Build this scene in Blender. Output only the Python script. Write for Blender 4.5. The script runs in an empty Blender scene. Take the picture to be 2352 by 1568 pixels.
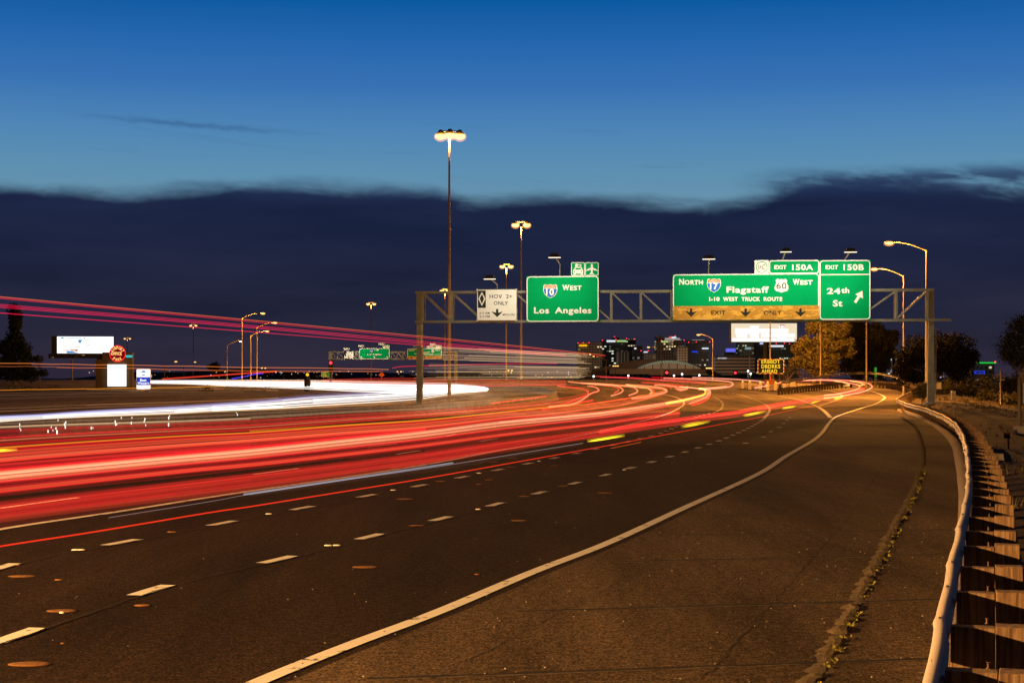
import bpy, bmesh, math, random
from mathutils import Vector, Matrix
R = math.radians
rnd = random.Random(7)
sc = bpy.context.scene
COL = sc.collection

# ------------------------------------------------------------------ camera
F, HU, HV, EYE = 3604.0, 1176.0, 870.0, 2.65      # focal (px of a 2352 px wide frame), principal column, horizon row, eye height
cam_d = bpy.data.cameras.new('camera'); cam = bpy.data.objects.new('camera', cam_d); COL.objects.link(cam)
cam.location = (0, 0, EYE); cam.rotation_euler = (R(90), 0, 0)
cam_d.sensor_width = 36; cam_d.lens = F/2352*36; cam_d.shift_y = (HV-784)/2352
cam_d.clip_start = .1; cam_d.clip_end = 20000
sc.camera = cam
sc.view_settings.view_transform = 'Standard'; sc.view_settings.look = 'None'
sc.view_settings.exposure = 0; sc.view_settings.gamma = 1
sc.cycles.use_denoising = True
sc.cycles.max_bounces = 4; sc.cycles.diffuse_bounces = 2; sc.cycles.glossy_bounces = 2
sc.cycles.sample_clamp_indirect = 3
sc.cycles.sample_clamp_direct = 0
sc.cycles.transparent_max_bounces = 96

def s2l(c):
    return tuple(((x/255)/12.92 if x/255 < .04045 else ((x/255+.055)/1.055)**2.4) for x in c)

class NT:
    """tiny node helper"""
    def __init__(s, nt): s.nt = nt; s.n = nt.nodes; s.n.clear()
    def add(s, t, **kw):
        n = s.n.new(t)
        for k, v in kw.items():
            if k.startswith('i_'):
                key = k[2:]; n.inputs[int(key) if key.isdigit() else key.replace('_', ' ')].default_value = v
            else: setattr(n, k, v)
        return n
    def link(s, a, b): s.nt.links.new(a, b)
    def m(s, op, a, b=None, c=None, clamp=False):
        n = s.n.new('ShaderNodeMath'); n.operation = op; n.use_clamp = clamp
        for i, x in enumerate((a, b, c)):
            if x is None: continue
            if isinstance(x, (int, float)): n.inputs[i].default_value = x
            else: s.link(x, n.inputs[i])
        return n.outputs[0]
    def mix(s, f, a, b, blend='MIX'):
        n = s.n.new('ShaderNodeMix'); n.data_type = 'RGBA'; n.blend_type = blend
        for sock, x in ((n.inputs['Factor'], f), (n.inputs[6], a), (n.inputs[7], b)):
            if isinstance(x, (int, float)): sock.default_value = x
            elif isinstance(x, tuple): sock.default_value = (*x[:3], 1)
            else: s.link(x, sock)
        return n.outputs[2]
    def ramp(s, f, stops):
        n = s.n.new('ShaderNodeValToRGB'); e = n.color_ramp.elements
        while len(e) > 1: e.remove(e[-1])
        e[0].position = stops[0][0]; e[0].color = (*stops[0][1], 1)
        for p, c in stops[1:]:
            x = e.new(p); x.color = (*c, 1)
        s.link(f, n.inputs[0]); return n.outputs[0]

# ------------------------------------------------------------------ dusk sky (world)
W = bpy.data.worlds.new('World'); sc.world = W; W.use_nodes = True
def build_world():
    k = NT(W.node_tree)
    out = k.add('ShaderNodeOutputWorld'); bg = k.add('ShaderNodeBackground'); k.link(bg.outputs[0], out.inputs[0])
    tc = k.add('ShaderNodeTexCoord'); sep = k.add('ShaderNodeSeparateXYZ'); k.link(tc.outputs['Generated'], sep.inputs[0])
    x, y, z = sep.outputs
    hyp = k.m('SQRT', k.m('ADD', k.m('MULTIPLY', x, x), k.m('MULTIPLY', y, y)))
    el = k.m('DIVIDE', z, k.m('MAXIMUM', hyp, .001))
    az = k.m('ARCTAN2', x, y)
    E = lambda v: (HV-v)/F
    stops = [(0, (70, 112, 150)), (E(700), (80, 118, 150)), (E(470), (103, 146, 172)), (E(400), (92, 143, 176)), (E(300), (76, 132, 182)),
             (E(200), (54, 113, 179)), (E(100), (34, 101, 173)), (E(0), (2, 88, 160)), (.32, (0, 50, 100)), (.5, (2, 20, 42)), (.9, (3, 10, 22))]
    sky = k.ramp(el, [(p, s2l(c)) for p, c in stops])
    # the lighter afterglow sits low in the middle of the view
    nish = k.add('ShaderNodeTexSky'); nish.sky_type = 'NISHITA'; nish.sun_disc = False
    nish.sun_elevation = R(-3); nish.sun_rotation = R(-8)
    nm = k.mix(1.0, nish.outputs[0], (.05, .05, .05), 'MULTIPLY')
    sky = k.mix(.2, sky, nm, 'ADD')
    # cloud bank: its upper edge along the azimuth
    fc = k.add('ShaderNodeFloatCurve'); cu = fc.mapping.curves[0]
    edge = [(-300, 436), (0, 432), (150, 441), (300, 447), (400, 438), (560, 430), (800, 429), (960, 437), (1030, 455), (1080, 468), (1200, 458), (1300, 457), (1500, 466), (1640, 470), (1740, 462), (1800, 442),
            (1860, 424), (2000, 420), (2150, 428), (2352, 444), (2700, 440)]
    pts = [((math.atan((u-HU)/F)+.5), (HV-v)/math.hypot(F, u-HU)/.25) for u, v in edge]
    cu.points[0].location = (0, pts[0][1]); cu.points[1].location = (1, pts[-1][1])
    for p in pts: cu.points.new(*p)
    fc.mapping.update()
    k.link(k.m('ADD', az, .5), fc.inputs['Value'])
    ec = k.m('MULTIPLY', fc.outputs[0], .25)
    comb = k.add('ShaderNodeCombineXYZ'); k.link(k.m('MULTIPLY', az, 14), comb.inputs[0]); k.link(k.m('MULTIPLY', el, 60), comb.inputs[1])
    n1 = k.add('ShaderNodeTexNoise', i_Scale=1.0, i_Detail=7.0, i_Roughness=.55, i_Distortion=.35); k.link(comb.outputs[0], n1.inputs['Vector'])
    comb3 = k.add('ShaderNodeCombineXYZ'); k.link(k.m('MULTIPLY', az, 70), comb3.inputs[0]); k.link(k.m('MULTIPLY', el, 160), comb3.inputs[1])
    n3 = k.add('ShaderNodeTexNoise', i_Scale=1.0, i_Detail=5.0, i_Roughness=.6, i_Distortion=.8); k.link(comb3.outputs[0], n3.inputs['Vector'])
    ecn = k.m('ADD', ec, k.m('ADD', k.m('MULTIPLY', k.m('SUBTRACT', n1.outputs[0], .5), .016), k.m('MULTIPLY', k.m('SUBTRACT', n3.outputs[0], .5), .003)))
    mr = k.add('ShaderNodeMapRange', interpolation_type='SMOOTHSTEP'); mr.inputs['From Min'].default_value = .0075; mr.inputs['From Max'].default_value = -.0060
    k.link(k.m('SUBTRACT', el, ecn), mr.inputs['Value'])
    mask = mr.outputs[0]
    # ragged veil above the bank on the right
    bandr = k.add('ShaderNodeMapRange', interpolation_type='SMOOTHSTEP'); k.link(az, bandr.inputs['Value'])
    bandr.inputs['From Min'].default_value = .135; bandr.inputs['From Max'].default_value = .19
    up = k.add('ShaderNodeMapRange', interpolation_type='SMOOTHSTEP'); k.link(el, up.inputs['Value'])
    up.inputs['From Min'].default_value = .1345; up.inputs['From Max'].default_value = .124
    cb6 = k.add('ShaderNodeCombineXYZ'); k.link(k.m('MULTIPLY', az, 34), cb6.inputs[0]); k.link(k.m('ADD', k.m('MULTIPLY', el, 120), k.m('MULTIPLY', az, 14)), cb6.inputs[1])
    n6 = k.add('ShaderNodeTexNoise', i_Scale=1.0, i_Detail=5.0, i_Roughness=.55, i_Distortion=.3); k.link(cb6.outputs[0], n6.inputs['Vector'])
    dn = k.m('MULTIPLY', k.m('SUBTRACT', n6.outputs[0], .27), 3.6, clamp=True)
    veil = k.m('MULTIPLY', k.m('MULTIPLY', bandr.outputs[0], up.outputs[0]), dn)
    # faint thin streaks
    comb2 = k.add('ShaderNodeCombineXYZ'); k.link(k.m('MULTIPLY', az, 5), comb2.inputs[0])
    k.link(k.m('ADD', k.m('MULTIPLY', el, 75), k.m('MULTIPLY', az, 5)), comb2.inputs[1])
    n2 = k.add('ShaderNodeTexNoise', i_Scale=1.3, i_Detail=6.0, i_Roughness=.6, i_Distortion=.6); k.link(comb2.outputs[0], n2.inputs['Vector'])
    st = k.m('MULTIPLY', k.m('SUBTRACT', n2.outputs[0], .60), 3.0, clamp=True)
    bd = k.add('ShaderNodeMapRange'); k.link(el, bd.inputs['Value']); bd.inputs['From Min'].default_value = .19; bd.inputs['From Max'].default_value = .135
    st = k.m('MULTIPLY', st, k.m('MULTIPLY', bd.outputs[0], .35))
    # one long thin streak at the left
    dl = k.m('SUBTRACT', el, k.m('ADD', E(281)*.97, k.m('ADD', k.m('MULTIPLY', k.m('ADD', az, .2), -.048), k.m('MULTIPLY', k.m('SUBTRACT', n3.outputs[0], .5), .006))))
    gl = k.m('EXPONENT', k.m('MULTIPLY', k.m('MULTIPLY', dl, dl), -1/(.0016**2)))
    wa = k.add('ShaderNodeMapRange', interpolation_type='SMOOTHSTEP'); k.link(az, wa.inputs['Value']); wa.inputs['From Min'].default_value = -.29; wa.inputs['From Max'].default_value = -.22
    wb = k.add('ShaderNodeMapRange', interpolation_type='SMOOTHSTEP'); k.link(az, wb.inputs['Value']); wb.inputs['From Min'].default_value = -.10; wb.inputs['From Max'].default_value = -.2
    st = k.m('MAXIMUM', st, k.m('MULTIPLY', k.m('MULTIPLY', gl, .42), k.m('MULTIPLY', k.m('MULTIPLY', wa.outputs[0], wb.outputs[0]), k.m('MULTIPLY', n1.outputs[0], 1.7, clamp=True))))
    cloud = k.ramp(el, [(p, s2l(c)) for p, c in [(0, (47, 40, 58)), (E(800), (42, 40, 58)), (E(700), (36, 38, 60)), (E(560), (29, 36, 64)), (E(470), (26, 36, 66)), (E(400), (40, 58, 98))]])
    n5 = k.add('ShaderNodeTexNoise', i_Scale=1.0, i_Detail=4.0, i_Roughness=.5); cb5 = k.add('ShaderNodeCombineXYZ'); k.link(k.m('MULTIPLY', az, 6), cb5.inputs[0]); k.link(k.m('MULTIPLY', el, 34), cb5.inputs[1]); k.link(cb5.outputs[0], n5.inputs['Vector'])
    cloud = k.mix(1.0, cloud, k.ramp(n5.outputs[0], [(.32, (.68, .76, .80)), (.68, (1.26, 1.2, 1.12))]), 'MULTIPLY')
    col = k.mix(st, sky, s2l((36, 60, 105)))
    col = k.mix(k.m('MULTIPLY', veil, .85), col, cloud)
    col = k.mix(mask, col, cloud)
    # the glow belongs to the western half of the sky only
    west = k.add('ShaderNodeMapRange', interpolation_type='SMOOTHSTEP'); k.link(k.m('DIVIDE', y, k.m('MAXIMUM', hyp, .001)), west.inputs['Value'])
    west.inputs['From Min'].default_value = -.2; west.inputs['From Max'].default_value = .85; west.inputs['To Min'].default_value = .06
    col = k.mix(1.0, col, west.outputs[0], 'MULTIPLY')
    k.link(col, bg.inputs[0]); bg.inputs[1].default_value = 1.0
build_world()

# a trace of the sun's afterglow from behind the cloud bank
sd = bpy.data.lights.new('sun', 'SUN'); sd.energy = .02; sd.angle = R(10); sd.color = (.6, .75, 1)
so = bpy.data.objects.new('sun', sd); COL.objects.link(so); so.rotation_euler = (R(80), 0, R(8))

# ------------------------------------------------------------------ mapping from the photograph's rays to the terrain
def smooth(a, b, x):
    t = min(1, max(0, (x-a)/(b-a))); return t*t*(3-2*t)
def ZR(y):                                           # the road's long profile: level, then a gentle climb to a crest
    if y < 100: return 0.0
    s = .0145
    if y < 160: return s*(y-100)**2/120
    z = s*30
    if y < 260: return z+s*(y-160)
    z += s*100
    if y < 340: d = y-260; return z+s*d-s*d*d/160
    return z+s*40
def ray(u, v, Y): return Vector(((u-HU)/F*Y, Y, EYE+(HV-v)/F*Y))
def hit(u, v, z=0.0, far=420):
    g = lambda y: EYE-(v-HV)/F*y-ZR(y)-z
    a = 4.0; ga = g(a); y = a
    while y < far:
        y2 = y*1.02
        if ga*g(y2) <= 0:
            lo, hi = y, y2
            for _ in range(30):
                m = (lo+hi)/2
                if g(lo)*g(m) <= 0: hi = m
                else: lo = m
            y = (lo+hi)/2; return ray(u, v, y)
        y = y2; ga = g(y2)
    return ray(u, v, far)
def fr(x0, y0, wsrc, wimg):
    k = wsrc/wimg
    return lambda x, y: ((x0+x*k)/1.7415, (y0+y*k)/1.7415)
Z1 = fr(1600, 1000, 1200, 2352); Z2 = fr(2600, 950, 900, 2352); Z3 = fr(3300, 900, 796, 2352); Z4 = fr(2300, 1250, 1000, 2352)
Z5 = fr(3000, 1380, 1096, 2352); Z6 = fr(0, 1150, 900, 2352); Z7 = fr(850, 1150, 950, 2352); Z8 = fr(3400, 1550, 696, 924)
Q5 = fr(2350, 1450, 600, 2352); Q6 = fr(2850, 1450, 700, 2352); Q7 = fr(3300, 1300, 796, 2352); Q4 = fr(2000, 1450, 400, 1568)
S0 = fr(0, 1600, 350, 915); S7 = fr(700, 1550, 300, 941); S14 = fr(1400, 1500, 300, 941)
C7 = fr(2250, 1320, 600, 2352); C8 = fr(2800, 1320, 500, 2352)
M1 = fr(0, 1650, 1400, 2352); M2 = fr(1300, 1500, 1600, 2352); M3 = fr(0, 2000, 1600, 2352); M4 = fr(1400, 1900, 2000, 2352)

def crom(P, n=6):
    """Catmull-Rom through tuples"""
    if len(P) < 3:
        a, b = P[0], P[-1]
        return [tuple(a[i]+(b[i]-a[i])*t/(n*2) for i in range(len(a))) for t in range(n*2+1)]
    Q = [tuple(2*P[0][i]-P[1][i] for i in range(len(P[0])))]+list(P)+[tuple(2*P[-1][i]-P[-2][i] for i in range(len(P[0])))]
    out = []
    for j in range(1, len(Q)-2):
        a, b, c, d = Q[j-1:j+3]
        for s in range(n):
            t = s/n
            out.append(tuple(.5*(2*b[i]+(c[i]-a[i])*t+(2*a[i]-5*b[i]+4*c[i]-d[i])*t*t+(3*b[i]-a[i]-3*c[i]+d[i])*t**3) for i in range(len(b))))
    out.append(tuple(P[-1])); return out
def lerp_tab(tab, x):
    if x <= tab[0][0]: 
        (a, b), (c, d) = tab[0], tab[1]
    elif x >= tab[-1][0]:
        (a, b), (c, d) = tab[-2], tab[-1]
    else:
        for (a, b), (c, d) in zip(tab, tab[1:]):
            if a <= x <= c: break
    return b+(d-b)*(x-a)/(c-a)
def resample(P, step):
    P = [Vector(p) for p in P]; out = [P[0]]; acc = 0
    for a, b in zip(P, P[1:]):
        L = (b-a).length
        if L < 1e-6: continue
        d = step-acc
        while d <= L:
            out.append(a+(b-a)*d/L); d += step
        acc = L-(d-step)
    return out

# ------------------------------------------------------------------ mesh helpers
class MB:
    def __init__(s): s.v = []; s.f = []; s.mi = []; s.sm = []
    def quad(s, *p, mi=0):
        b = len(s.v); s.v += [tuple(x) for x in p]; s.f.append(tuple(range(b, b+len(p)))); s.mi.append(mi); s.sm.append(False)
    def box(s, c, size, rz=0, mi=0, M=None):
        hx, hy, hz = size[0]/2, size[1]/2, size[2]/2
        M = M or (Matrix.Translation(Vector(c)) @ Matrix.Rotation(rz, 4, 'Z'))
        b = len(s.v)
        for x, y, z in ((-1,-1,-1),(1,-1,-1),(1,1,-1),(-1,1,-1),(-1,-1,1),(1,-1,1),(1,1,1),(-1,1,1)):
            s.v.append(tuple(M @ Vector((x*hx, y*hy, z*hz))))
        for f in ((0,3,2,1),(4,5,6,7),(0,1,5,4),(1,2,6,5),(2,3,7,6),(3,0,4,7)):
            s.f.append(tuple(b+i for i in f)); s.mi.append(mi); s.sm.append(False)
    def beam(s, a, b, w, h, mi=0):
        a, b = Vector(a), Vector(b); d = b-a; L = d.length
        q = d.to_track_quat('X', 'Z').to_matrix().to_4x4()
        s.box(None, (L, w, h), mi=mi, M=Matrix.Translation((a+b)/2) @ q)
    def tube(s, P, r, n=6, mi=0, cap=True, smooth=True):
        P = [Vector(p) for p in P]; rs = r if isinstance(r, (list, tuple)) else [r]*len(P)
        b = len(s.v); m = len(P)
        for i, p in enumerate(P):
            t = (P[min(i+1, m-1)]-P[max(i-1, 0)])
            if t.length < 1e-9: t = Vector((0, 0, 1))
            t.normalize()
            up = Vector((0, 0, 1)) if abs(t.z) < .95 else Vector((1, 0, 0))
            a = t.cross(up).normalized(); c = a.cross(t)
            for j in range(n):
                an = 2*math.pi*j/n
                s.v.append(tuple(p+(a*math.cos(an)+c*math.sin(an))*rs[i]))
        for i in range(m-1):
            for j in range(n):
                s.f.append((b+i*n+j, b+i*n+(j+1)%n, b+(i+1)*n+(j+1)%n, b+(i+1)*n+j)); s.mi.append(mi); s.sm.append(smooth)
        if cap:
            s.f.append(tuple(b+j for j in range(n))); s.mi.append(mi); s.sm.append(False)
            s.f.append(tuple(b+(m-1)*n+j for j in reversed(range(n)))); s.mi.append(mi); s.sm.append(False)
    def ball(s, c, r, n=10, mi=0, sz=(1,1,1)):
        c = Vector(c); b = len(s.v); k = n//2
        for i in range(k+1):
            th = math.pi*i/k
            for j in range(n):
                ph = 2*math.pi*j/n
                s.v.append((c.x+r*sz[0]*math.sin(th)*math.cos(ph), c.y+r*sz[1]*math.sin(th)*math.sin(ph), c.z+r*sz[2]*math.cos(th)))
        for i in range(k):
            for j in range(n):
                s.f.append((b+i*n+j, b+(i+1)*n+j, b+(i+1)*n+(j+1)%n, b+i*n+(j+1)%n)); s.mi.append(mi); s.sm.append(True)
    def strip(s, rows, mi=0, smooth=True):
        """rows: equal-length lists of points"""
        b = len(s.v); n = len(rows[0])
        for r in rows: s.v += [tuple(p) for p in r]
        for i in range(len(rows)-1):
            for j in range(n-1):
                s.f.append((b+i*n+j, b+i*n+j+1, b+(i+1)*n+j+1, b+(i+1)*n+j)); s.mi.append(mi); s.sm.append(smooth)
    def prism(s, poly, h, O, ax, ay, an, mi=0):
        """2-D outline poly in frame (O, ax, ay), thickness h along an"""
        b = len(s.v); n = len(poly)
        for x, y in poly: s.v.append(tuple(O+ax*x+ay*y))
        for x, y in poly: s.v.append(tuple(O+ax*x+ay*y+an*h))
        s.f.append(tuple(b+i for i in reversed(range(n)))); s.f.append(tuple(b+n+i for i in range(n)))
        for i in range(n): s.f.append((b+i, b+(i+1)%n, b+n+(i+1)%n, b+n+i))
        s.mi += [mi]*(n+2); s.sm += [False]*(n+2)
    def build(s, name, mats, parent=None):
        me = bpy.data.meshes.new(name); me.from_pydata(s.v, [], s.f)
        for m in (mats if isinstance(mats, (list, tuple)) else [mats]): me.materials.append(m)
        me.polygons.foreach_set('material_index', s.mi); me.polygons.foreach_set('use_smooth', s.sm)
        me.update()
        o = bpy.data.objects.new(name, me); COL.objects.link(o)
        if parent is not None:
            o.parent = parent; o.matrix_parent_inverse = Matrix.Translation(-parent.location) if parent.type == 'EMPTY' else Matrix()
        return o
def tag(o, label, cat, group=None, kind=None):
    o['label'] = label; o['category'] = cat
    if group: o['group'] = group
    if kind: o['kind'] = kind
    return o
def struct(o): o['kind'] = 'structure'; return o
def stuff(o, label, cat): return tag(o, label, cat, kind='stuff')
def empty(name, loc, label=None, cat=None, group=None):
    e = bpy.data.objects.new(name, None); COL.objects.link(e); e.location = loc; e.empty_display_size = .2
    if label: tag(e, label, cat, group)
    return e
def copy_tree(o, parent=None):
    c = o.copy(); COL.objects.link(c)
    if parent is not None: c.parent = parent
    for ch in list(o.children): copy_tree(ch, c)
    return c

# ------------------------------------------------------------------ materials
def mat(name, base, rough=.7, metal=0, var=.25, scale=4, bump=0, bscale=40, dark=None, spec=.15):
    m = bpy.data.materials.new(name); m.use_nodes = True; k = NT(m.node_tree)
    out = k.add('ShaderNodeOutputMaterial'); p = k.add('ShaderNodeBsdfPrincipled'); k.link(p.outputs[0], out.inputs[0])
    tc = k.add('ShaderNodeTexCoord')
    n = k.add('ShaderNodeTexNoise', i_Scale=float(scale), i_Detail=6.0, i_Roughness=.6); k.link(tc.outputs['Object'], n.inputs['Vector'])
    d = dark or tuple(c*(1-var) for c in base); l = tuple(min(1, c*(1+var)) for c in base)
    c = k.ramp(n.outputs[0], [(.3, d), (.7, l)])
    k.link(c, p.inputs['Base Color']); p.inputs['Roughness'].default_value = rough; p.inputs['Metallic'].default_value = metal
    p.inputs['Specular IOR Level'].default_value = spec
    if bump:
        b = k.add('ShaderNodeTexNoise', i_Scale=float(bscale), i_Detail=4.0); k.link(tc.outputs['Object'], b.inputs['Vector'])
        bn = k.add('ShaderNodeBump', i_Strength=bump, i_Distance=.02); k.link(b.outputs[0], bn.inputs['Height']); k.link(bn.outputs[0], p.inputs['Normal'])
    return m
def emis(name, rgb, st=1.0, lin=False, sample=True):
    m = bpy.data.materials.new(name); m.use_nodes = True; k = NT(m.node_tree)
    out = k.add('ShaderNodeOutputMaterial'); e = k.add('ShaderNodeEmission'); k.link(e.outputs[0], out.inputs[0])
    e.inputs[0].default_value = (*(rgb if lin else s2l(rgb)), 1); e.inputs[1].default_value = st
    if not sample: m.cycles.emission_sampling = 'NONE'
    return m
def asphalt(name, base, grain, agg, streak=.0):
    m = bpy.data.materials.new(name); m.use_nodes = True; k = NT(m.node_tree)
    out = k.add('ShaderNodeOutputMaterial'); p = k.add('ShaderNodeBsdfPrincipled'); k.link(p.outputs[0], out.inputs[0])
    tc = k.add('ShaderNodeTexCoord')
    big = k.add('ShaderNodeTexNoise', i_Scale=.35, i_Detail=5.0, i_Roughness=.6)
    mp = k.add('ShaderNodeMapping'); mp.inputs['Rotation'].default_value = (0, 0, R(15)); mp.inputs['Scale'].default_value = (1.6, .22, 1)
    k.link(tc.outputs['Object'], mp.inputs[0]); k.link(mp.outputs[0], big.inputs['Vector'])
    fine = k.add('ShaderNodeTexNoise', i_Scale=34.0, i_Detail=4.0, i_Roughness=.75); k.link(tc.outputs['Object'], fine.inputs['Vector'])
    vo = k.add('ShaderNodeTexVoronoi', i_Scale=26.0); k.link(tc.outputs['Object'], vo.inputs['Vector'])
    a = k.ramp(big.outputs[0], [(.32, tuple(c*.5 for c in base)), (.68, tuple(c*1.6 for c in base))])
    f = k.ramp(fine.outputs[0], [(.43, (1-grain,)*3), (.57, (1+grain,)*3)])
    mid = k.add('ShaderNodeTexNoise', i_Scale=9.0, i_Detail=5.0, i_Roughness=.8); k.link(tc.outputs['Object'], mid.inputs['Vector'])
    f2 = k.ramp(mid.outputs[0], [(.42, (1-grain*.5,)*3), (.58, (1+grain*.5,)*3)])
    c = k.mix(1.0, k.mix(1.0, a, f, 'MULTIPLY'), f2, 'MULTIPLY')
    sp = k.m('MULTIPLY', k.m('LESS_THAN', vo.outputs['Distance'], .16), k.m('GREATER_THAN', k.add('ShaderNodeSeparateColor').outputs[0], 2))
    wn = k.add('ShaderNodeTexWhiteNoise'); wn.noise_dimensions = '3D'; k.link(vo.outputs['Position'], wn.inputs[0])
    sp = k.m('MULTIPLY', k.m('LESS_THAN', vo.outputs['Distance'], .22), k.m('GREATER_THAN', wn.outputs[0], 1-agg))
    c = k.mix(sp, c, tuple(min(1, x*5) for x in base))
    k.link(c, p.inputs['Base Color']); p.inputs['Roughness'].default_value = .95; p.inputs['Specular IOR Level'].default_value = .06
    b = k.add('ShaderNodeBump', i_Strength=.9, i_Distance=.012); k.link(fine.outputs[0], b.inputs['Height']); k.link(b.outputs[0], p.inputs['Normal'])
    return m
MA = {}
MA['asphalt'] = asphalt('asphalt', (.026, .0155, .0085), .8, .10)
MA['concrete_road'] = asphalt('concrete_road', (.14, .105, .068), .35, .03)
MA['shoulder'] = asphalt('shoulder_concrete', (.090, .060, .033), .7, .07)
MA['seal'] = mat('crack_filler', (.018, .016, .014), .9, var=.4, scale=9)
MA['lip'] = mat('crumbled_edge', (.12, .088, .05), .95, var=.5, scale=14, bump=.8, bscale=60)
MA['curb'] = mat('curb_asphalt', (.30, .24, .18), .9, var=.3, scale=8, bump=.6, bscale=30)
MA['dirt'] = mat('dirt', (.095, .06, .03), 1, var=.6, scale=.5, bump=.8, bscale=6)
def paint(name, base, wear):
    m = bpy.data.materials.new(name); m.use_nodes = True; k = NT(m.node_tree)
    out = k.add('ShaderNodeOutputMaterial'); p = k.add('ShaderNodeBsdfPrincipled'); k.link(p.outputs[0], out.inputs[0])
    tc = k.add('ShaderNodeTexCoord'); n = k.add('ShaderNodeTexNoise', i_Scale=3.2, i_Detail=8.0, i_Roughness=.75); k.link(tc.outputs['Object'], n.inputs['Vector'])
    c = k.ramp(n.outputs[0], [(wear-.015, (.05, .045, .04)), (wear+.015, base), (.75, tuple(min(1, x*1.15) for x in base))])
    k.link(c, p.inputs['Base Color']); p.inputs['Roughness'].default_value = .8; p.inputs['Specular IOR Level'].default_value = .1
    return m
MA['paint'] = paint('road_paint', (.74, .70, .62), .395)
MA['paint_old'] = paint('road_paint_faded', (.34, .29, .23), .36)
MA['zinc'] = mat('galvanised_steel', (.50, .43, .35), .55, .2, var=.14, scale=3, bump=.05)
MA['zinc_shaded'] = mat('shaded_zinc', (.10, .08, .06), .6, .3, var=.2, scale=2)  # darker zinc copy: shade of the backlit ramp rail put into the colour
MA['wood_shaded'] = mat('shaded_wood', (.035, .024, .015), .9, var=.4, scale=3)  # same post wood, darkened to carry the ramp rail's shaded side
MA['steel'] = mat('painted_steel', (.20, .195, .15), .55, .1, var=.2, scale=2)
MA['pole'] = mat('pole_steel', (.17, .135, .10), .6, .1, var=.12, scale=1)
MA['dark'] = mat('dark_metal', (.035, .033, .03), .6, .2)
MA['wood'] = None
def wood():
    m = bpy.data.materials.new('weathered_wood'); m.use_nodes = True; k = NT(m.node_tree)
    out = k.add('ShaderNodeOutputMaterial'); p = k.add('ShaderNodeBsdfPrincipled'); k.link(p.outputs[0], out.inputs[0])
    tc = k.add('ShaderNodeTexCoord'); oi = k.add('ShaderNodeObjectInfo')
    mp = k.add('ShaderNodeMapping'); mp.inputs['Scale'].default_value = (26, 26, 1.4); k.link(tc.outputs['Object'], mp.inputs[0])
    k.link(k.m('MULTIPLY', oi.outputs['Random'], 40), mp.inputs['Location'])
    n = k.add('ShaderNodeTexNoise', i_Scale=1.0, i_Detail=6.0, i_Roughness=.7, i_Distortion=.8); k.link(mp.outputs[0], n.inputs['Vector'])
    c = k.ramp(n.outputs[0], [(.30, (.035, .018, .009)), (.46, (.15, .08, .038)), (.56, (.24, .15, .075)), (.75, (.34, .23, .13))])
    k.link(c, p.inputs['Base Color']); p.inputs['Roughness'].default_value = .9
    b = k.add('ShaderNodeBump', i_Strength=.6, i_Distance=.01); k.link(n.outputs[0], b.inputs['Height']); k.link(b.outputs[0], p.inputs['Normal'])
    return m
MA['wood'] = wood()
MA['concrete'] = mat('concrete', (.30, .28, .25), .9, var=.25, scale=2, bump=.3)
MA['green'] = mat('sign_green', (.0, .29, .085), .7, var=.06, scale=1.5, spec=.03)
MA['white'] = mat('sign_white', (.80, .79, .72), .5, var=.04, scale=2, spec=.1)
MA['signblue'] = mat('sign_blue', (.02, .13, .48), .5, var=.05)
MA['signorange'] = mat('sign_brown_orange', (.46, .16, .03), .5, var=.05)
MA['black'] = mat('sign_black', (.015, .02, .015), .6, var=.2)
def yellow_worn():
    m = bpy.data.materials.new('worn_yellow'); m.use_nodes = True; k = NT(m.node_tree)
    out = k.add('ShaderNodeOutputMaterial'); p = k.add('ShaderNodeBsdfPrincipled'); k.link(p.outputs[0], out.inputs[0])
    tc = k.add('ShaderNodeTexCoord'); n = k.add('ShaderNodeTexNoise', i_Scale=1.6, i_Detail=4.0, i_Roughness=.65)
    mp = k.add('ShaderNodeMapping'); mp.inputs['Scale'].default_value = (.55, 1, 1.5); k.link(tc.outputs['Object'], mp.inputs[0]); k.link(mp.outputs[0], n.inputs['Vector'])
    c = k.ramp(n.outputs[0], [(.40, (.62, .29, .008)), (.42, (.42, .19, .006)), (.54, (.42, .19, .006)), (.56, (.66, .33, .03))])
    k.link(c, p.inputs['Base Color']); p.inputs['Roughness'].default_value = .55
    return m
MA['yellow'] = yellow_worn()
MA['mark_orange'] = mat('orange_button', (.20, .095, .035), .9, var=.35, scale=20)
MA['ceramic'] = mat('white_ceramic', (.75, .72, .66), .4, var=.1, scale=20)
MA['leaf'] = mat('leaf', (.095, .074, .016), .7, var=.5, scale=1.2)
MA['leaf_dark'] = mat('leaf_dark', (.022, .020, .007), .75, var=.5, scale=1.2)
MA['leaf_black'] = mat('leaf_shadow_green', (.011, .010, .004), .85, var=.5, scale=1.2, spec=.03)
MA['needle'] = mat('needles', (.020, .027, .018), .8, var=.4, scale=2)
MA['shrub'] = mat('shrub_leaf', (.085, .072, .025), .8, var=.5, scale=2)
MA['bark'] = mat('bark', (.20, .15, .10), .9, var=.4, scale=5, bump=.6)
MA['weed'] = mat('weed_leaf', (.32, .29, .035), .7, var=.4, scale=12)
MA['drygrass'] = mat('dry_grass', (.17, .13, .05), .9, var=.4, scale=3)
MA['rock'] = mat('rock', (.30, .25, .19), .9, var=.3, scale=5, bump=.5, bscale=8)
MA['sodium'] = emis('sodium_lamp', (1.0, .66, .24), 2.2, lin=True)
MA['sodium_far'] = emis('sodium_lamp_far', (1.0, .62, .20), 2.0, lin=True, sample=False)
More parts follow.
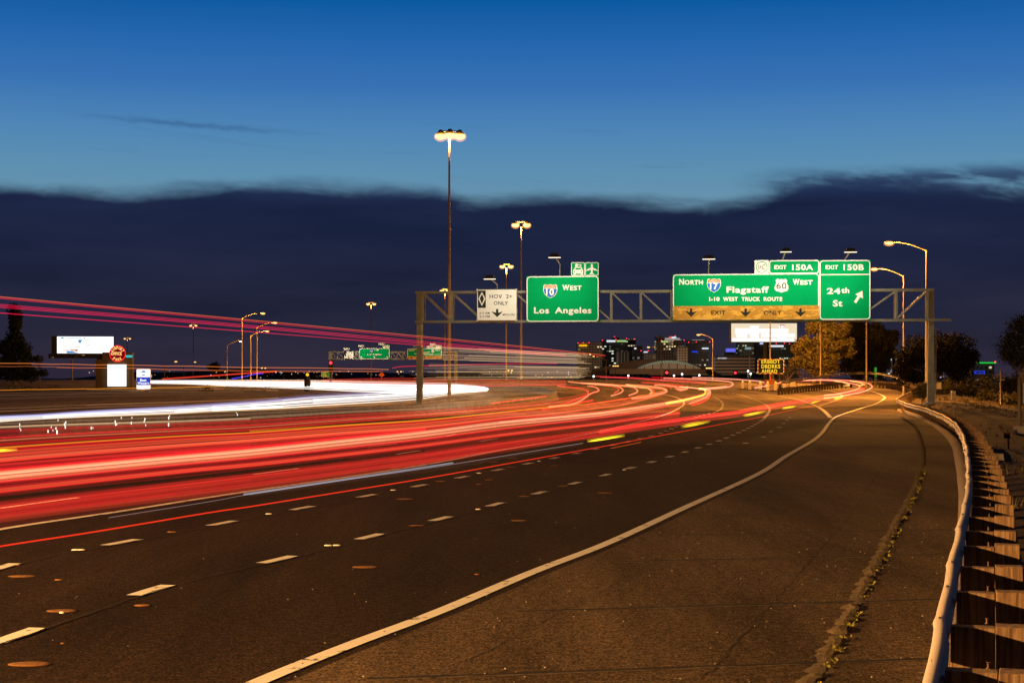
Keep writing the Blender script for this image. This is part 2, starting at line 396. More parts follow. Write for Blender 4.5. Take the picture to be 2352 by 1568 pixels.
def amber_halo():
    m = bpy.data.materials.new('amber_lamp_halo'); m.use_nodes = True; k = NT(m.node_tree)
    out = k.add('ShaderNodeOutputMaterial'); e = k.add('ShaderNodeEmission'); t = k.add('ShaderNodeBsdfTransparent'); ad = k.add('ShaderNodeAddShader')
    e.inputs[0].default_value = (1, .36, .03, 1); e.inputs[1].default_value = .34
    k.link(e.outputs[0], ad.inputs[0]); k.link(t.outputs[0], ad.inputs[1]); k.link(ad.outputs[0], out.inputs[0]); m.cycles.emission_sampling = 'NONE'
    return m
MA['amber_halo'] = amber_halo()  # glow added as a see-through shell, an orange halo round the bulbs
MA['sign_lamp'] = emis('sign_lamp_glass', (1.0, .86, .62), 1.6, lin=True, sample=False)
MA['red_lamp'] = emis('red_lamp', (1.0, .03, .05), 3.0, lin=True, sample=False)
MA['white_lamp'] = emis('white_lamp', (.85, .92, 1.0), 6.0, lin=True, sample=False)
MA['amber'] = emis('amber_leds', (1.0, .60, .03), 1.15, lin=True, sample=False)
MA['screen'] = emis('lit_screen', (1.0, .97, .96), 1.4, lin=True)
MA['screen_warm'] = emis('lit_screen_warm', (.90, .74, .52), 1.0, lin=True)
MA['screen_grey'] = emis('lit_screen_grey', (.80, .76, .70), 1.0, lin=True, sample=False)
MA['screen_blue'] = emis('lit_screen_blue', (80, 150, 205), 1.0, sample=False)
MA['screen_red'] = emis('lit_screen_red', (200, 120, 100), 1.0, sample=False)
MA['brand_blue'] = emis('lit_blue', (40, 70, 190), 1.0, sample=False)
MA['neon_red'] = emis('neon_red', (1.0, .02, .02), 1.5, lin=True, sample=False)
MA['neon_letters'] = emis('neon_letters', (1.0, .50, .16), 1.5, lin=True, sample=False)
MA['teal'] = emis('teal_light', (60, 190, 190), 1.0, sample=False)
MA['brown_wall'] = mat('brown_stucco', (.12, .075, .035), .9, var=.2, scale=1)

# ------------------------------------------------------------------ ground, road, shoulder
# right guardrail line in plan (traced tops, 0.8 m above the road)
RAIL_PX = [(2142.7,1568),(2162,1439),(2181.6,1348),(2201,1249),(2207.6,1210),(2221.5,1160),(2226.5,1106),(2225,1063),(2221.4,1032.7),(2212,998),(2194.6,972),(2168.6,955),(2125.4,937.6),(2082,926.8),(2058.4,916.5)]
RAIL = [hit(u, v, .8) for u, v in RAIL_PX]
RAIL = [Vector((p.x, p.y, 0)) for p in RAIL]
RAIL = [RAIL[0]-(RAIL[1]-RAIL[0])*4, RAIL[0]-(RAIL[1]-RAIL[0])*2]+RAIL
def at_uY(u, Y, dz=0): return Vector(((u-HU)/F*Y, Y, ZR(Y)+dz))
for u, Y in ((2085, 158), (2098, 172)): p = at_uY(u, Y); RAIL.append(Vector((p.x, p.y, 0)))
RAIL2 = [at_uY(u, Y) for u, Y in ((2093,178),(2075,192),(2054,207),(2030,219),(2000,226),(1965,226),(1934,221),(1884,206),(1835,192),(1794,182))]
RTAB = [(p.y, p.x) for p in RAIL]+[(192, 48.3), (207, 51.6), (226, 55), (280, 57), (420, 60)]
def RX(y): return lerp_tab(RTAB, y)
def ground_z(x, y):
    z = ZR(y)
    d = x-RX(y)
    A = smooth(62, 104, y)*.95
    if y > 150: A *= 1-.55*smooth(150, 200, y)
    if d > .3: z += A*smooth(.4, 2.0, d)*(1-min(2.2, max(0, (d-3.5)*.10)))
    if d > .5: z += .05*math.sin(x*1.7+y*.9)*math.sin(y*.6-x*.4)*smooth(.5, 2, d)
    lx = LX(y)-3
    if x < lx: z += .35*smooth(0, 14, lx-x)
    return z-.035
def LX(y): return -33+.27*(y-82) if y < 200 else (-33+.27*118)-min(260, (y-200)*14)
def rng(a, b, s):
    out = []
    while a < b-1e-6: out.append(a); a += s
    return out
ys = rng(-40, 60, 4)+rng(60, 180, 2)+rng(180, 345, 4)+[360, 420, 520, 700, 1000, 1800, 3500, 7000, 14000]
xs = [-12000, -6000, -3000, -1500, -800, -400, -250]+rng(-180, -10, 5)+rng(-10, 80, 1)+[90, 110, 150, 220, 400, 900, 2000, 5000, 12000]
g = MB(); g.strip([[(x, y, ground_z(x, y)-(2.5 if y > 700 else 0)) for x in xs] for y in ys])
struct(g.build('ground', MA['dirt']))
ysr = rng(-20, 345, 2.5)
g = MB(); g.strip([[(LX(y)+(RX(y)+.35-LX(y))*t/10, y, ZR(y)) for t in range(11)] for y in ysr])
struct(g.build('road', MA['asphalt']))
def yseam(x): return 122+(x-13)*1.045
g = MB()
rows = []
for i in range(60):
    t = (i/59)**1.3; row = []
    for j in range(15):
        y0 = None
        fx = j/14
        x0 = -40+(36.4+40)*fx; y0 = yseam(x0)
        y = y0+(340-y0)*t
        xl = min(-20, LX(y)) if y > 190 else -40+.27*(y-60)*.6
        x = xl+(RX(y)+.2-xl)*fx
        row.append((x, y, ZR(y)+.005))
    rows.append(row)
g.strip(rows); struct(g.build('concrete_pavement', MA['concrete_road']))

# traced lines on the road
def line_px(P, n=8, z=0): return [hit(u, v, z) for u, v in crom(P, n)]
EDGE = [(240,1722),(590,1568),M4(0,800),M4(400,650),M4(850,460),M4(1200,325),M4(1560,160),M4(1910,0),(1803,1049)]+[Z6b for Z6b in (Q6(1280,1090),Q6(1400,1010),Q6(1490,920),Q6(1560,820),Q6(1640,740),Q6(1760,690),Q6(1900,645),Q6(2040,600),Q6(2150,570),Q6(2240,530),Q6(2300,490),Q6(2318,468),Q6(2290,445),Q6(2230,415),Q6(2150,388),Q6(2060,372))]
edge_w = line_px(EDGE, 8)
def ribbon(P, w, z, mb, mi=0, wob=0, seed=0):
    rr = random.Random(seed); rows = []
    for i, p in enumerate(P):
        t = (P[min(i+1, len(P)-1)]-P[max(i-1, 0)]); t.z = 0
        if t.length < 1e-9: continue
        t.normalize(); n = Vector((t.y, -t.x, 0))
        o = n*rr.uniform(-wob, wob); ww = w*(1+(rr.uniform(-.4, .4) if wob else 0))
        q = p+o
        rows.append([Vector((q.x, q.y, ZR(q.y)+z))-n*ww/2, Vector((q.x, q.y, ZR(q.y)+z))+n*ww/2])
    mb.strip(rows, mi)
# shoulder slab between edge line and gutter, then the curb
CURB_PX = [Z5(1255,560),Z5(1420,615),Z5(1560,690),Z5(1650,760),Z5(1700,815),Z5(1740,890),Z8(565,440),Z8(578,560),Z8(577,640)]
CURB = [hit(u, v, 0) for u, v in CURB_PX][::-1]
CT = [(p.y, p.x) for p in CURB]
def CX(y): return lerp_tab(CT, y) if y > CURB[0].y else CURB[0].x-(RX(CURB[0].y)-RX(y))
ET = sorted((p.y, p.x) for p in edge_w if p.y < 150)
def EX(y): return lerp_tab(ET, y)
g = MB(); rows = []
for y in rng(3, 132, 1.5):
    rows.append([(EX(y)+.25+(CX(y)-EX(y)-.25)*t/6, y, ZR(y)+.004) for t in range(7)])
g.strip(rows); struct(g.build('shoulder_pavement', MA['shoulder']))
# asphalt curb
g = MB(); rows = []
for y in rng(3, 128, 1.0):
    x = CX(y); z = ZR(y)
    rows.append([(x-.02, y, z-.02), (x+.05, y, z+.10), (x+.13, y, z+.15), (x+.30, y, z+.16), (x+.38, y, z+.10), (x+.46, y, z-.03)])
g.strip(rows); struct(g.build('curb', MA['curb']))

# painted markings
mk = MB(); ribbon(resample(edge_w, .6), .19, .009, mk); struct(mk.build('edge_line_marking', MA['paint']))
SOLID = [(-330,1278),M1(0,785),M1(800,665),M1(1500,555),M1(2352,430),M2(600,525),M2(1000,448),M2(1300,395),M2(1600,335),M2(1850,275),M2(2010,228),(1560,937),(1571,927),(1565,918),(1545,910),(1520,905),(1490,901)]
solid_w = line_px(SOLID, 8)
mk = MB(); ribbon(resample(solid_w, .6), .19, .009, mk); struct(mk.build('solid_lane_marking', MA['paint']))
GORE1 = [Z5(-250,385),Z5(-60,395),Z5(0,400),Z5(200,430),Z5(400,465),Z5(540,510),Z5(630,560),Z5(695,625)]
GORE2 = [Z5(440,372),Z5(600,378),Z5(740,405),Z5(790,440),Z5(720,480),Z5(590,525)]
mk = MB(); ribbon(resample(line_px(GORE1), .7), .28, .010, mk); struct(mk.build('gore_marking', MA['paint_old']))
mk = MB(); ribbon(resample(line_px(GORE2), .7), .28, .011, mk); struct(mk.build('gore_marking', MA['paint_old']))
def dashes(px, first_px, period, dash, w, name, mtl, ymax=400, zoff=.009):
    W_ = line_px(px, 8); L = [0]
    for a, b in zip(W_, W_[1:]): L.append(L[-1]+(b-a).length)
    def at(s):
        for i in range(len(L)-1):
            if L[i] <= s <= L[i+1]: return W_[i]+(W_[i+1]-W_[i])*((s-L[i])/max(1e-9, L[i+1]-L[i]))
        return None
    f = hit(*first_px); s0 = min(range(len(W_)), key=lambda i: (W_[i]-f).length)
    s = L[s0]; s -= period*int(s/period)
    mb = MB()
    while s+dash/2 < L[-1]:
        pp = [at(max(0, s-dash/2)+dash*k/4) for k in range(5)]
        if all(pp) and pp[0].y < ymax: ribbon(pp, w, zoff, mb)
        s += period
    struct(mb.build(name, mtl)); return at
LINE_A = [(-330,1410)]+[M3(85,375),M3(775,238),M2(250,710),M2(550,652),M2(795,603),M2(1000,561),M2(1172,525),M2(1318,494),M2(1446,467),M2(1555,443),M2(1652,421),M2(1738,402),M2(1878,366),M2(1985,338),(1600,958),(1645,945.5),(1659,935),(1659,925),(1650,916.5),(1638,911.5)]
LINE_B = [(-230,1554),M3(890,530),M3(1670,343),M3(2205,208),M2(710,838),M2(1040,752),M2(1295,684),M2(1505,627),M2(1678,580),M2(1822,539),M2(1941,505),M2(2044,475),M2(2130,448),M2(2205,424),M2(2320,385),Z4(1595,1104),Z4(1690,1055),Z4(1755,1018),Z4(1795,975),Z4(1822,940),Z4(1830,910),Z4(1800,868),Z4(1740,838),Z4(1660,808),Z4(1560,772),Z4(1450,752),Z4(1350,742)]
atA = dashes(LINE_A, M2(250, 710), 3.52, .98, .22, 'dotted_marking', MA['paint'])
atB = dashes(LINE_B, M3(890, 530), 3.52, .98, .22, 'dotted_marking', MA['paint'])
dashes([(-200,1196),M1(270,606),M2(80,517),M2(500,453),M2(845,400),(1230,993)], M1(270, 606), 11.9, 3.0, .15, 'dashed_marking', MA['paint'])
dashes([(-200,1120),(150,1085),M2(350,413),(1100,985),(1330,953)], M2(350, 413), 11.9, 3.0, .15, 'dashed_marking', MA['paint'])

# shoulder joints and cracks (open joints filled with dark grit)
jt = MB()
jd = Vector((4.28, .82, 0)).normalized()
for i, v in enumerate((1640, 1513, 1376.6, 1273, 1216.5, 1175, 1146, 1115, 1090, 1069, 1051, 1036, 1024, 1013, 1003)):
    Y = F*EYE/(v-HV); x1 = CX(Y)-.02; x0 = EX(Y)+.5
    c0 = Vector((x1, Y, 0)); L = (x1-x0)
    P = [c0-jd*L*(1-k/26) for k in range(27)]
    P = [p for p in P if p.x < CX(p.y)-.02 and p.x > EX(p.y)+.2]
    ribbon(P, .048+.0020*Y, .009, jt, wob=.016, seed=i); ribbon([p-Vector((0, .040+.0016*Y, 0)) for p in P], .030+.0014*Y, .0075, jt, 1, wob=.016, seed=i+300)
for i, P in enumerate(([M4(380,965),M4(850,720),M4(1000,640),M4(1200,540),M4(1400,425),M4(1620,310),M4(1760,215),M4(1900,120),M4(2080,0)],
                       [M4(1660,960),M4(1760,850),M4(1950,640),M4(2150,420),M4(2290,260),M4(2350,190),(2030,1060),(2043,1010),(2020,975)],
                       [Z5(1040,1180),Z5(1180,980),Z5(1180,800),Z5(1140,680)],[Z5(1250,1170),Z5(1370,960),Z5(1370,850),Z5(1290,730)])):
    ribbon(resample(line_px(P, 6), .16), .010, .008, jt, wob=.028, seed=50+i)
for i, P in enumerate((LINE_A[:9], LINE_B[:9])):
    ribbon([p+Vector((.10, 0, 0)) for p in resample(line_px(P, 6), .25)], .025, .0125, jt, wob=.02, seed=80+i)
struct(jt.build('pavement_joints', [MA['seal'], MA['lip']]))
# the ragged lip along the old pavement edge, with weeds in it
LIP = [(1700,1900),(1790,1720),(1868,1575),(1900,1520),Z8(20,1200),Z8(120,1000),Z8(190,870),Z8(245,750),Z8(300,660),Z8(355,540),Z8(380,450),Z8(393,380),Z8(388,310),Z5(1450,750),Z5(1400,690),Z5(1300,620),Z5(1200,575)]
lip_w = resample(line_px(LIP, 8), .12)
g = MB(); rows = []; rr = random.Random(3)
for i, p in enumerate(lip_w):
    if p.y > 120: break
    w = .06+rr.random()*.07; h = .012+rr.random()**2*.05; o = rr.uniform(-.03, .03)
    x, y, z = p.x+o, p.y, ZR(p.y)
    rows.append([(x-w-.05, y+.02, z+.003), (x-w*.4, y, z+h), (x+w*.3, y, z+h*.8), (x+w*.5, y, z+.006), (x+w*.9, y-.02, z+.004)])
g.strip(rows, smooth=False); struct(g.build('pavement_lip', MA['lip']))
g = MB()
for p in lip_w:
    if p.y > 48: break
    if rr.random() < .24:
        for _ in range(rr.randint(4, 14)):
            a = rr.random()*6.28; L = rr.uniform(.025, .07); c = Vector((p.x+rr.uniform(.0, .09), p.y+rr.uniform(-.07, .07), ZR(p.y)+rr.uniform(.006, .03)))
            d = Vector((math.cos(a), math.sin(a), rr.uniform(.1, 1))).normalized()*L; s_ = Vector((-math.sin(a), math.cos(a), 0))*L*.3
            g.quad(c, c+d*.5+s_, c+d, c+d*.5-s_)
stuff(g.build('weeds', MA['weed']), 'small yellow green weeds growing in the pavement lip', 'weeds')
# loose pebbles
g = MB()
for _ in range(420):
    y = 11+rr.random()**1.8*40; x = EX(y)+rr.random()*(CX(y)-EX(y)) if rr.random() < .8 else EX(y)-rr.random()*6
    r_ = rr.uniform(.004, .014); c = Vector((x, y, ZR(y)+.006+r_*.4))
    q = [c+Vector((math.cos(a+.3)*r_*rr.uniform(.7, 1.3), math.sin(a)*r_, 0)) for a in (0, 1.57, 3.14, 4.71)]
    t_ = c+Vector((0, 0, r_))
    for i in range(4): g.quad(q[i], q[(i+1) % 4], t_)
stuff(g.build('gravel', MA['rock']), 'loose pebbles scattered over the shoulder pavement', 'gravel')

# raised pavement buttons
def button_px(u, v, wpx, mtl, label, group, name='pavement_marker', hz=.016):
    p = hit(u, v, 0); r_ = wpx/2*p.y/F
    mb = MB(); n = 14
    rows = []
    for k, (a, h) in enumerate(((1, .0), (.93, hz*.6), (.7, hz), (.0, hz*1.1))):
        rows.append([(p.x+math.cos(t)*r_*a, p.y+math.sin(t)*r_*a*.55, ZR(p.y)+.004+h) for t in [2*math.pi*j/n for j in range(n+1)]])
    mb.strip(rows); o = mb.build(name, mtl); tag(o, label, 'road marker', group); return o
for (f, x, y, w) in ((M3,175,965,262),(M3,365,652,185),(M3,130,448,165),(M3,840,620,105),(M3,2148,395,150),(M3,345,470,50),(M3,370,845,28),(M3,1010,188,60),(M3,100,385,34),
                     (M2,1140,856,96),(M2,540,885,92),(M2,470,729,104),(M2,680,625,64),(M2,965,616,48),(M2,1400,652,70),(M2,1645,693,90),(M2,1095,542,62),(M2,995,513,60),(M2,1107,490,68),(M2,1350,533,50),(M2,905,642,34),(M2,1170,713,66),(M4,70,433,120),(M4,597,468,26)):
    k = {M3: 1600/2352/1.7415, M2: 1600/2352/1.7415, M4: 2000/2352/1.7415}[f]
    button_px(*f(x, y), w*k, MA['mark_orange'], 'low orange brown adhesive pad left flat on the dark asphalt', 'orange pads on the asphalt', 'marker_pad', .012)
for (f, x, y, w) in ((M3,445,294,50),(M3,478,294,50),(M3,365,664,36),(M3,1580,82,40),(M3,1930,268,50),(M3,1980,267,50),(M2,905,577,28),(M2,1258,506,22),(M2,1760,558,24),(M2,400,677,36),(M2,900,790,36),(Q6,445,1083,90),(Q6,900,870,80),(Q6,1000,776,50),(Q6,1036,739,44),(Q6,955,819,52),(Q6,685,1000,70),(Q6,785,928,62)):
    k = .3904 if f in (M3, M2) else .1709
    button_px(*f(x, y), w*k, MA['ceramic'], 'small white ceramic lane button set on the dark asphalt', 'white lane buttons')

# ------------------------------------------------------------------ guardrail
# offset measured towards the road side
PROF = [(.020, .785), (.035, .80), (.075, .802), (.105, .79), (.115, .765), (.10, .735), (.015, .70), (.005, .66), (.015, .62), (.10, .585), (.115, .555), (.105, .53), (.075, .51), (.03, .50)]
def make_guardrail(path, label, roadside, refl, first_post=0, zm='zinc', wm='wood'):
    e = empty('guardrail', Vector((path[0].x, path[0].y, ZR(path[0].y))), label, 'guardrail')
    P = resample(path, 1.905)
    fine = resample(path, .3175)
    rows = []
    for i, p in enumerate(fine):
        t = (fine[min(i+1, len(fine)-1)]-fine[max(i-1, 0)]); t.z = 0; t.normalize()
        n = Vector((-t.y, t.x, 0))*roadside
        lap = .012 if i % 12 == 0 else 0.0
        rows.append([p+n*(a+lap-.06+.012*math.sin(p.y*1.3)*math.sin(p.y*.47))+Vector((0, 0, h+.045+ZR(p.y)+.008*math.sin(p.y*.8))) for a, h in PROF])
    mb = MB(); mb.strip(rows)
    for i, p in enumerate(fine):
        t = (fine[min(i+1, len(fine)-1)]-fine[max(i-1, 0)]); t.z = 0; t.normalize(); n = Vector((-t.y, t.x, 0))*roadside
        if i % 6 == 0: mb.box(p+n*.012+Vector((0, 0, ZR(p.y)+.848)), (.05, .022, .008), math.atan2(t.y, t.x), 1)
        if i % 12 == 0:
            for h in (.62, .79): mb.box(p+n*.062+Vector((0, 0, ZR(p.y)+h)), (.03, .03, .03), math.atan2(t.y, t.x), 1)
    o = mb.build('rail', [MA[zm], MA['dark']], e)
    so_ = o.modifiers.new('thick', 'SOLIDIFY'); so_.thickness = .004; so_.offset = 0
    rr = random.Random(11)
    for i, p in enumerate(P):
        if i < first_post: continue
        t = (P[min(i+1, len(P)-1)]-P[max(i-1, 0)]); t.z = 0; t.normalize()
        n = Vector((-t.y, t.x, 0))*roadside; rz = math.atan2(n.y, n.x)
        z0 = ZR(p.y)
        up = rr.uniform(-.01, .03)
        c = p-n*(.06+.33+.13)
        mb = MB(); mb.box((c.x, c.y, z0+.285+up/2), (.26, .20, 1.06+up), rz+rr.uniform(-.03, .03))
        po = mb.build('post', MA[wm], e); bev(po)
        c = p-n*(.06+.165)
        mb = MB(); mb.box((c.x, c.y, z0+.615), (.322, .15, .38+rr.uniform(-.02, .02)), rz+rr.uniform(-.02, .02))
        mb.tube([c-n*.10+Vector((0, 0, z0+.82)), c-n*.10+Vector((0, 0, z0+.86))], .010, 5)
        bo = mb.build('blockout', MA[wm], po); bev(bo)
    for q in refl:
        p = min(fine, key=lambda a: abs(a.y-q)); i = fine.index(p)
        t = (fine[min(i+1, len(fine)-1)]-fine[max(i-1, 0)]); t.z = 0; t.normalize(); n = Vector((-t.y, t.x, 0))*roadside
        c = p+n*(.0)+Vector((0, 0, ZR(p.y)+.66))
        mb = MB(); mb.box(c, (.10, .012, .09), math.atan2(n.y, n.x)); mb.build('reflector', MA['reflector'], e)
    return e
def bev(o):
    b = o.modifiers.new('bevel', 'BEVEL'); b.width = .008; b.segments = 1
MA['reflector'] = mat('reflector_white', (.95, .85, .62), .3, var=.05)
make_guardrail(RAIL, 'long steel guardrail on wooden posts beside the near shoulder', 1, [37.5, 42, 48, 55, 63, 72, 81, 92, 104, 118, 134])
make_guardrail(RAIL2, 'far curved guardrail round the outside of the exit ramp', 1, [185, 195, 205, 213, 219, 223], zm='zinc_shaded', wm='wood_shaded')

# ------------------------------------------------------------------ text and sign tools
TXT = {}
def text_outline(s, bold):
    key = (s, bold)
    if key not in TXT:
        cu = bpy.data.curves.new('lettering', 'FONT'); cu.body = s; cu.size = 1; cu.offset = bold; cu.resolution_u = 3; cu.space_character = 1.1
        ob = bpy.data.objects.new('lettering', cu); COL.objects.link(ob)
        dg = bpy.context.evaluated_depsgraph_get(); me = bpy.data.meshes.new_from_object(ob.evaluated_get(dg))
        V = [tuple(v.co) for v in me.vertices]; Fc = [tuple(p.vertices) for p in me.polygons]
        bpy.data.objects.remove(ob); bpy.data.curves.remove(cu); bpy.data.meshes.remove(me)
        x0 = min(v[0] for v in V); x1 = max(v[0] for v in V); y0 = min(v[1] for v in V); y1 = max(v[1] for v in V)
        TXT[key] = ([((v[0]-x0)/(x1-x0), (v[1]-y0)/(y1-y0)) for v in V], Fc)
    return TXT[key]
class Plane:
    """upright plane at ground point P facing the camera side, direction d (unit, horizontal)"""
    def __init__(s, P, d): s.P = Vector(P); s.d = Vector(d).normalized(); s.n = Vector((s.d.y, -s.d.x, 0)); s.n = s.n if s.n.y < 0 else -s.n
    def at(s, u, v, out=0.0):
        dr = Vector(((u-HU)/F, 1, (HV-v)/F)); o = Vector((0, 0, EYE))
        t = (s.P-o).dot(s.n)/dr.dot(s.n); return o+dr*t+s.n*out
    def panel(s, mb, u0, v0, u1, v1, out, th, mi=0, rad=0):
        A = s.at(u0, v1, out); B = s.at(u1, v1, out); C = s.at(u0, v0, out)
        # keep it a true upright rectangle
        w = (B-A).dot(s.d); h = ((C-A).z+(s.at(u1, v0, out)-B).z)/2
        z = (A.z+B.z)/2; O = Vector((A.x, A.y, z))
        poly = rrect(w, h, rad) if rad else [(0, 0), (w, 0), (w, h), (0, h)]
        mb.prism(poly, th, O-s.n*0, s.d, Vector((0, 0, 1)), s.n, mi)
        return O, w, h
    def ring(s, mb, u0, v0, u1, v1, out, th, bw, mi=0, rad=.15):
        A = s.at(u0, v1, out); B = s.at(u1, v1, out); C = s.at(u0, v0, out)
        w = (B-A).dot(s.d); h = ((C-A).z+(s.at(u1, v0, out)-B).z)/2; z = (A.z+B.z)/2; O = Vector((A.x, A.y, z))
        o_ = rrect(w, h, rad); i_ = [(x+bw, y+bw) for x, y in rrect(w-2*bw, h-2*bw, max(.02, rad-bw))]
        n = len(o_); b = len(mb.v)
        for P_ in (o_, i_):
            for x, y in P_: mb.v.append(tuple(O+s.d*x+Vector((0, 0, y))+s.n*th))
        for k in range(n): mb.f.append((b+k, b+(k+1) % n, b+n+(k+1) % n, b+n+k)); mb.mi.append(mi); mb.sm.append(False)
    def text(s, mb, string, u0, v0, u1, v1, out, bold=.02, mi=0):
        V, Fc = text_outline(string, bold); A = s.at(u0, v1, out); B = s.at(u1, v1, out); C = s.at(u0, v0, out)
        b = len(mb.v)
        for x, y in V: mb.v.append(tuple(A+(B-A)*x+(C-A)*y))
        for f in Fc: mb.f.append(tuple(b+i for i in f)); mb.mi.append(mi); mb.sm.append(False)
    def poly(s, mb, pts, out, mi=0):
        b = len(mb.v)
        for u, v in pts: mb.v.append(tuple(s.at(u, v, out)))
        mb.f.append(tuple(b+i for i in range(len(pts)))); mb.mi.append(mi); mb.sm.append(False)
def rrect(w, h, r, n=5):
    P = []
    for cx, cy, a0 in ((w-r, r, -90), (w-r, h-r, 0), (r, h-r, 90), (r, r, 180)):
        for k in range(n+1):
            a = R(a0+90*k/n); P.append((cx+r*math.cos(a), cy+r*math.sin(a)))
    return P
def shield(f, cx, cy, w, h):
    """interstate outline in zoom coordinates"""
    P = [(-.46, -.42), (-.36, -.50), (-.18, -.44), (0, -.50), (.18, -.44), (.36, -.50), (.46, -.42), (.50, -.15), (.44, .12), (.30, .32), (.12, .44), (0, .50), (-.12, .44), (-.30, .32), (-.44, .12), (-.50, -.15)]
    return [f(cx+x*w, cy+y*h) for x, y in P]
def us_shield(f, cx, cy, w, h):
    P = [(-.42, -.40), (-.30, -.50), (-.12, -.44), (0, -.50), (.12, -.44), (.30, -.50), (.42, -.40), (.36, -.22), (.48, .02), (.50, .24), (.38, .40), (.16, .44), (0, .52), (-.16, .44), (-.38, .40), (-.50, .24), (-.48, .02), (-.36, -.22)]
    return [f(cx+x*w, cy+y*h) for x, y in P]
def arrow_down(f, cx, y0, y1, w):
    s_ = w*.095; ym = y0+(y1-y0)*.46
    return [f(cx-s_, y0), f(cx+s_, y0), f(cx+s_, ym), f(cx+w*.5, y0+(y1-y0)*.30), f(cx, y1), f(cx-w*.5, y0+(y1-y0)*.30), f(cx-s_, ym)]

def new_sign(PL, box, facemat, label, th=.09, out=.30, border=True, bw=.075, rad=.28, group=None, bordermat=None):
    c = PL.at((box[0]+box[2])/2, box[3], out)
    e = empty('highway_sign', c, label, 'road sign', group)
    mb = MB(); PL.panel(mb, *box, out, th); mb.build('panel', facemat, e)
    if border:
        mb = MB(); PL.ring(mb, *box, out+th, .004, bw, rad=rad); mb.build('border', bordermat or MA['white'], e)
    return e, out+th+.006

# ------------------------------------------------------------------ near sign gantry
PR = ray(2140, 870, 113); PLf = ray(961, 870, 117.5)
GP = Plane((PR.x, PR.y, 0), (PR-PLf))
gan = empty('sign_gantry', Vector((PLf.x, PLf.y, ZR(117))), 'large steel truss gantry spanning the near carriageway on two posts', 'gantry')
def gpt(u, v, back=0.0): return GP.at(u, v, -back)
def lin(a, b, t): return a+(b-a)*t
uL, uR = 957, 2145
top = lambda u: lin(671.5, 665, (u-uL)/(uR-uL)); bot = lambda u: lin(738.8, 734.3, (u-uL)/(uR-uL))
for back in (0, .85):
    mb = MB(); mb.beam(gpt(uL-3, top(uL), back), gpt(uR+1, top(uR), back), .13, .17); mb.build('top_chord', MA['steel'], gan)
    mb = MB(); mb.beam(gpt(uL-4, bot(uL), back), gpt(2184 if back == 0 else uR, bot(uR)+.3, back), .13, .17); mb.build('bottom_chord', MA['steel'], gan)
# web members
us = [Z1(x, 0)[0] for x in (178, 405, 650, 900, 1150, 1400, 1655, 1888, 2130)]+[1615, 1690, 1765, 1840, 1915, Z3(450, 0)[0]-16, Z3(845, 0)[0], Z3(1218, 0)[0]]
us = sorted(us)
for back in (0, .85):
    for i, u in enumerate(us):
        mb = MB(); mb.beam(gpt(u, top(u)+3.4, back), gpt(u, bot(u)-3.4, back), .13, .15); mb.build('vertical_strut', MA['steel'], gan)
        if i+1 < len(us):
            a, b = us[i]+2.5, us[i+1]-2.5
            mb = MB()
            if a < 1800: mb.beam(gpt(a, top(a)+3.6, back), gpt(b, bot(b)-3.6, back), .11, .11)
            else: mb.beam(gpt(a, bot(a)-3.6, back), gpt(b, top(b)+3.6, back), .11, .11)
            mb.build('diagonal_strut', MA['steel'], gan)
for u, wtop, wbot, vb in ((961.5, .40, .44, 934), (2140, .40, .52, 925)):
    a = gpt(u, 664 if u > 2000 else 670, .42); b = gpt(u, vb, .42)
    mb = MB(); rows = []
    for p, w in ((a, wtop), (lin(a, b, .4), wtop), (b, wbot), (b-Vector((0, 0, 1.0)), wbot)):
        d, n = GP.d, GP.n
        rows.append([p+d*w/2*sx+n*w/2*sy for sx, sy in ((-1,1),(1,1),(1,-1),(-1,-1),(-1,1))])
    mb.strip(rows, smooth=False); mb.quad(*rows[0][:4]); mb.build('post', MA['steel'], gan)
    mb = MB(); mb.box(b+Vector((0, 0, -.02)), (.95, .95, .12)); mb.build('base_plate', MA['concrete'], gan)
# conduit on the left post
mb = MB(); mb.tube([gpt(970, 742, .2), gpt(970, 890, .2)], .04, 6); mb.build('conduit', MA['steel'], gan)

# HOV sign
b0 = Z1(607, 308); b1 = Z1(922, 556)
e, o_ = new_sign(GP, (*b0, *b1), MA['white'], 'white carpool lane sign with diamond panel at the left of the near gantry', bordermat=MA['black'], bw=.035, rad=.2)
mb = MB(); mb2 = MB(); mb3 = MB()
a, b = Z1(617, 320), Z1(678, 455); GP.panel(mb, *a, *b, o_, .004); mb.build('diamond_panel', MA['black'], e)
D = [(648, 330), (676, 384), (648, 440), (620, 384)]; d2 = [(648, 346), (665, 382), (648, 424), (631, 382)]
b_ = MB(); n = 4
for P_ in (D, d2):
    for x, y in P_: b_.v.append(tuple(GP.at(*Z1(x, y), o_+.01)))
for k in range(4): b_.f.append((k, (k+1) % 4, 4+(k+1) % 4, 4+k)); b_.mi.append(0); b_.sm.append(False)
b_.build('diamond', MA['white'], e)
for s_, x0, y0, x1, y1 in (('HOV  2+', 708, 350, 884, 381), ('ONLY', 740, 402, 852, 433), ('6-9 AM', 630, 487, 708, 503), ('3-7 PM', 630, 514, 708, 530), ('MON-FRI', 812, 500, 902, 516)):
    GP.text(mb2, s_, *Z1(x0, y0), *Z1(x1, y1), o_+.004, .012 if y1-y0 > 20 else .004)
GP.poly(mb2, arrow_down(Z1, 767, 464, 526, 92), o_+.004); mb2.build('lettering', MA['black'], e)

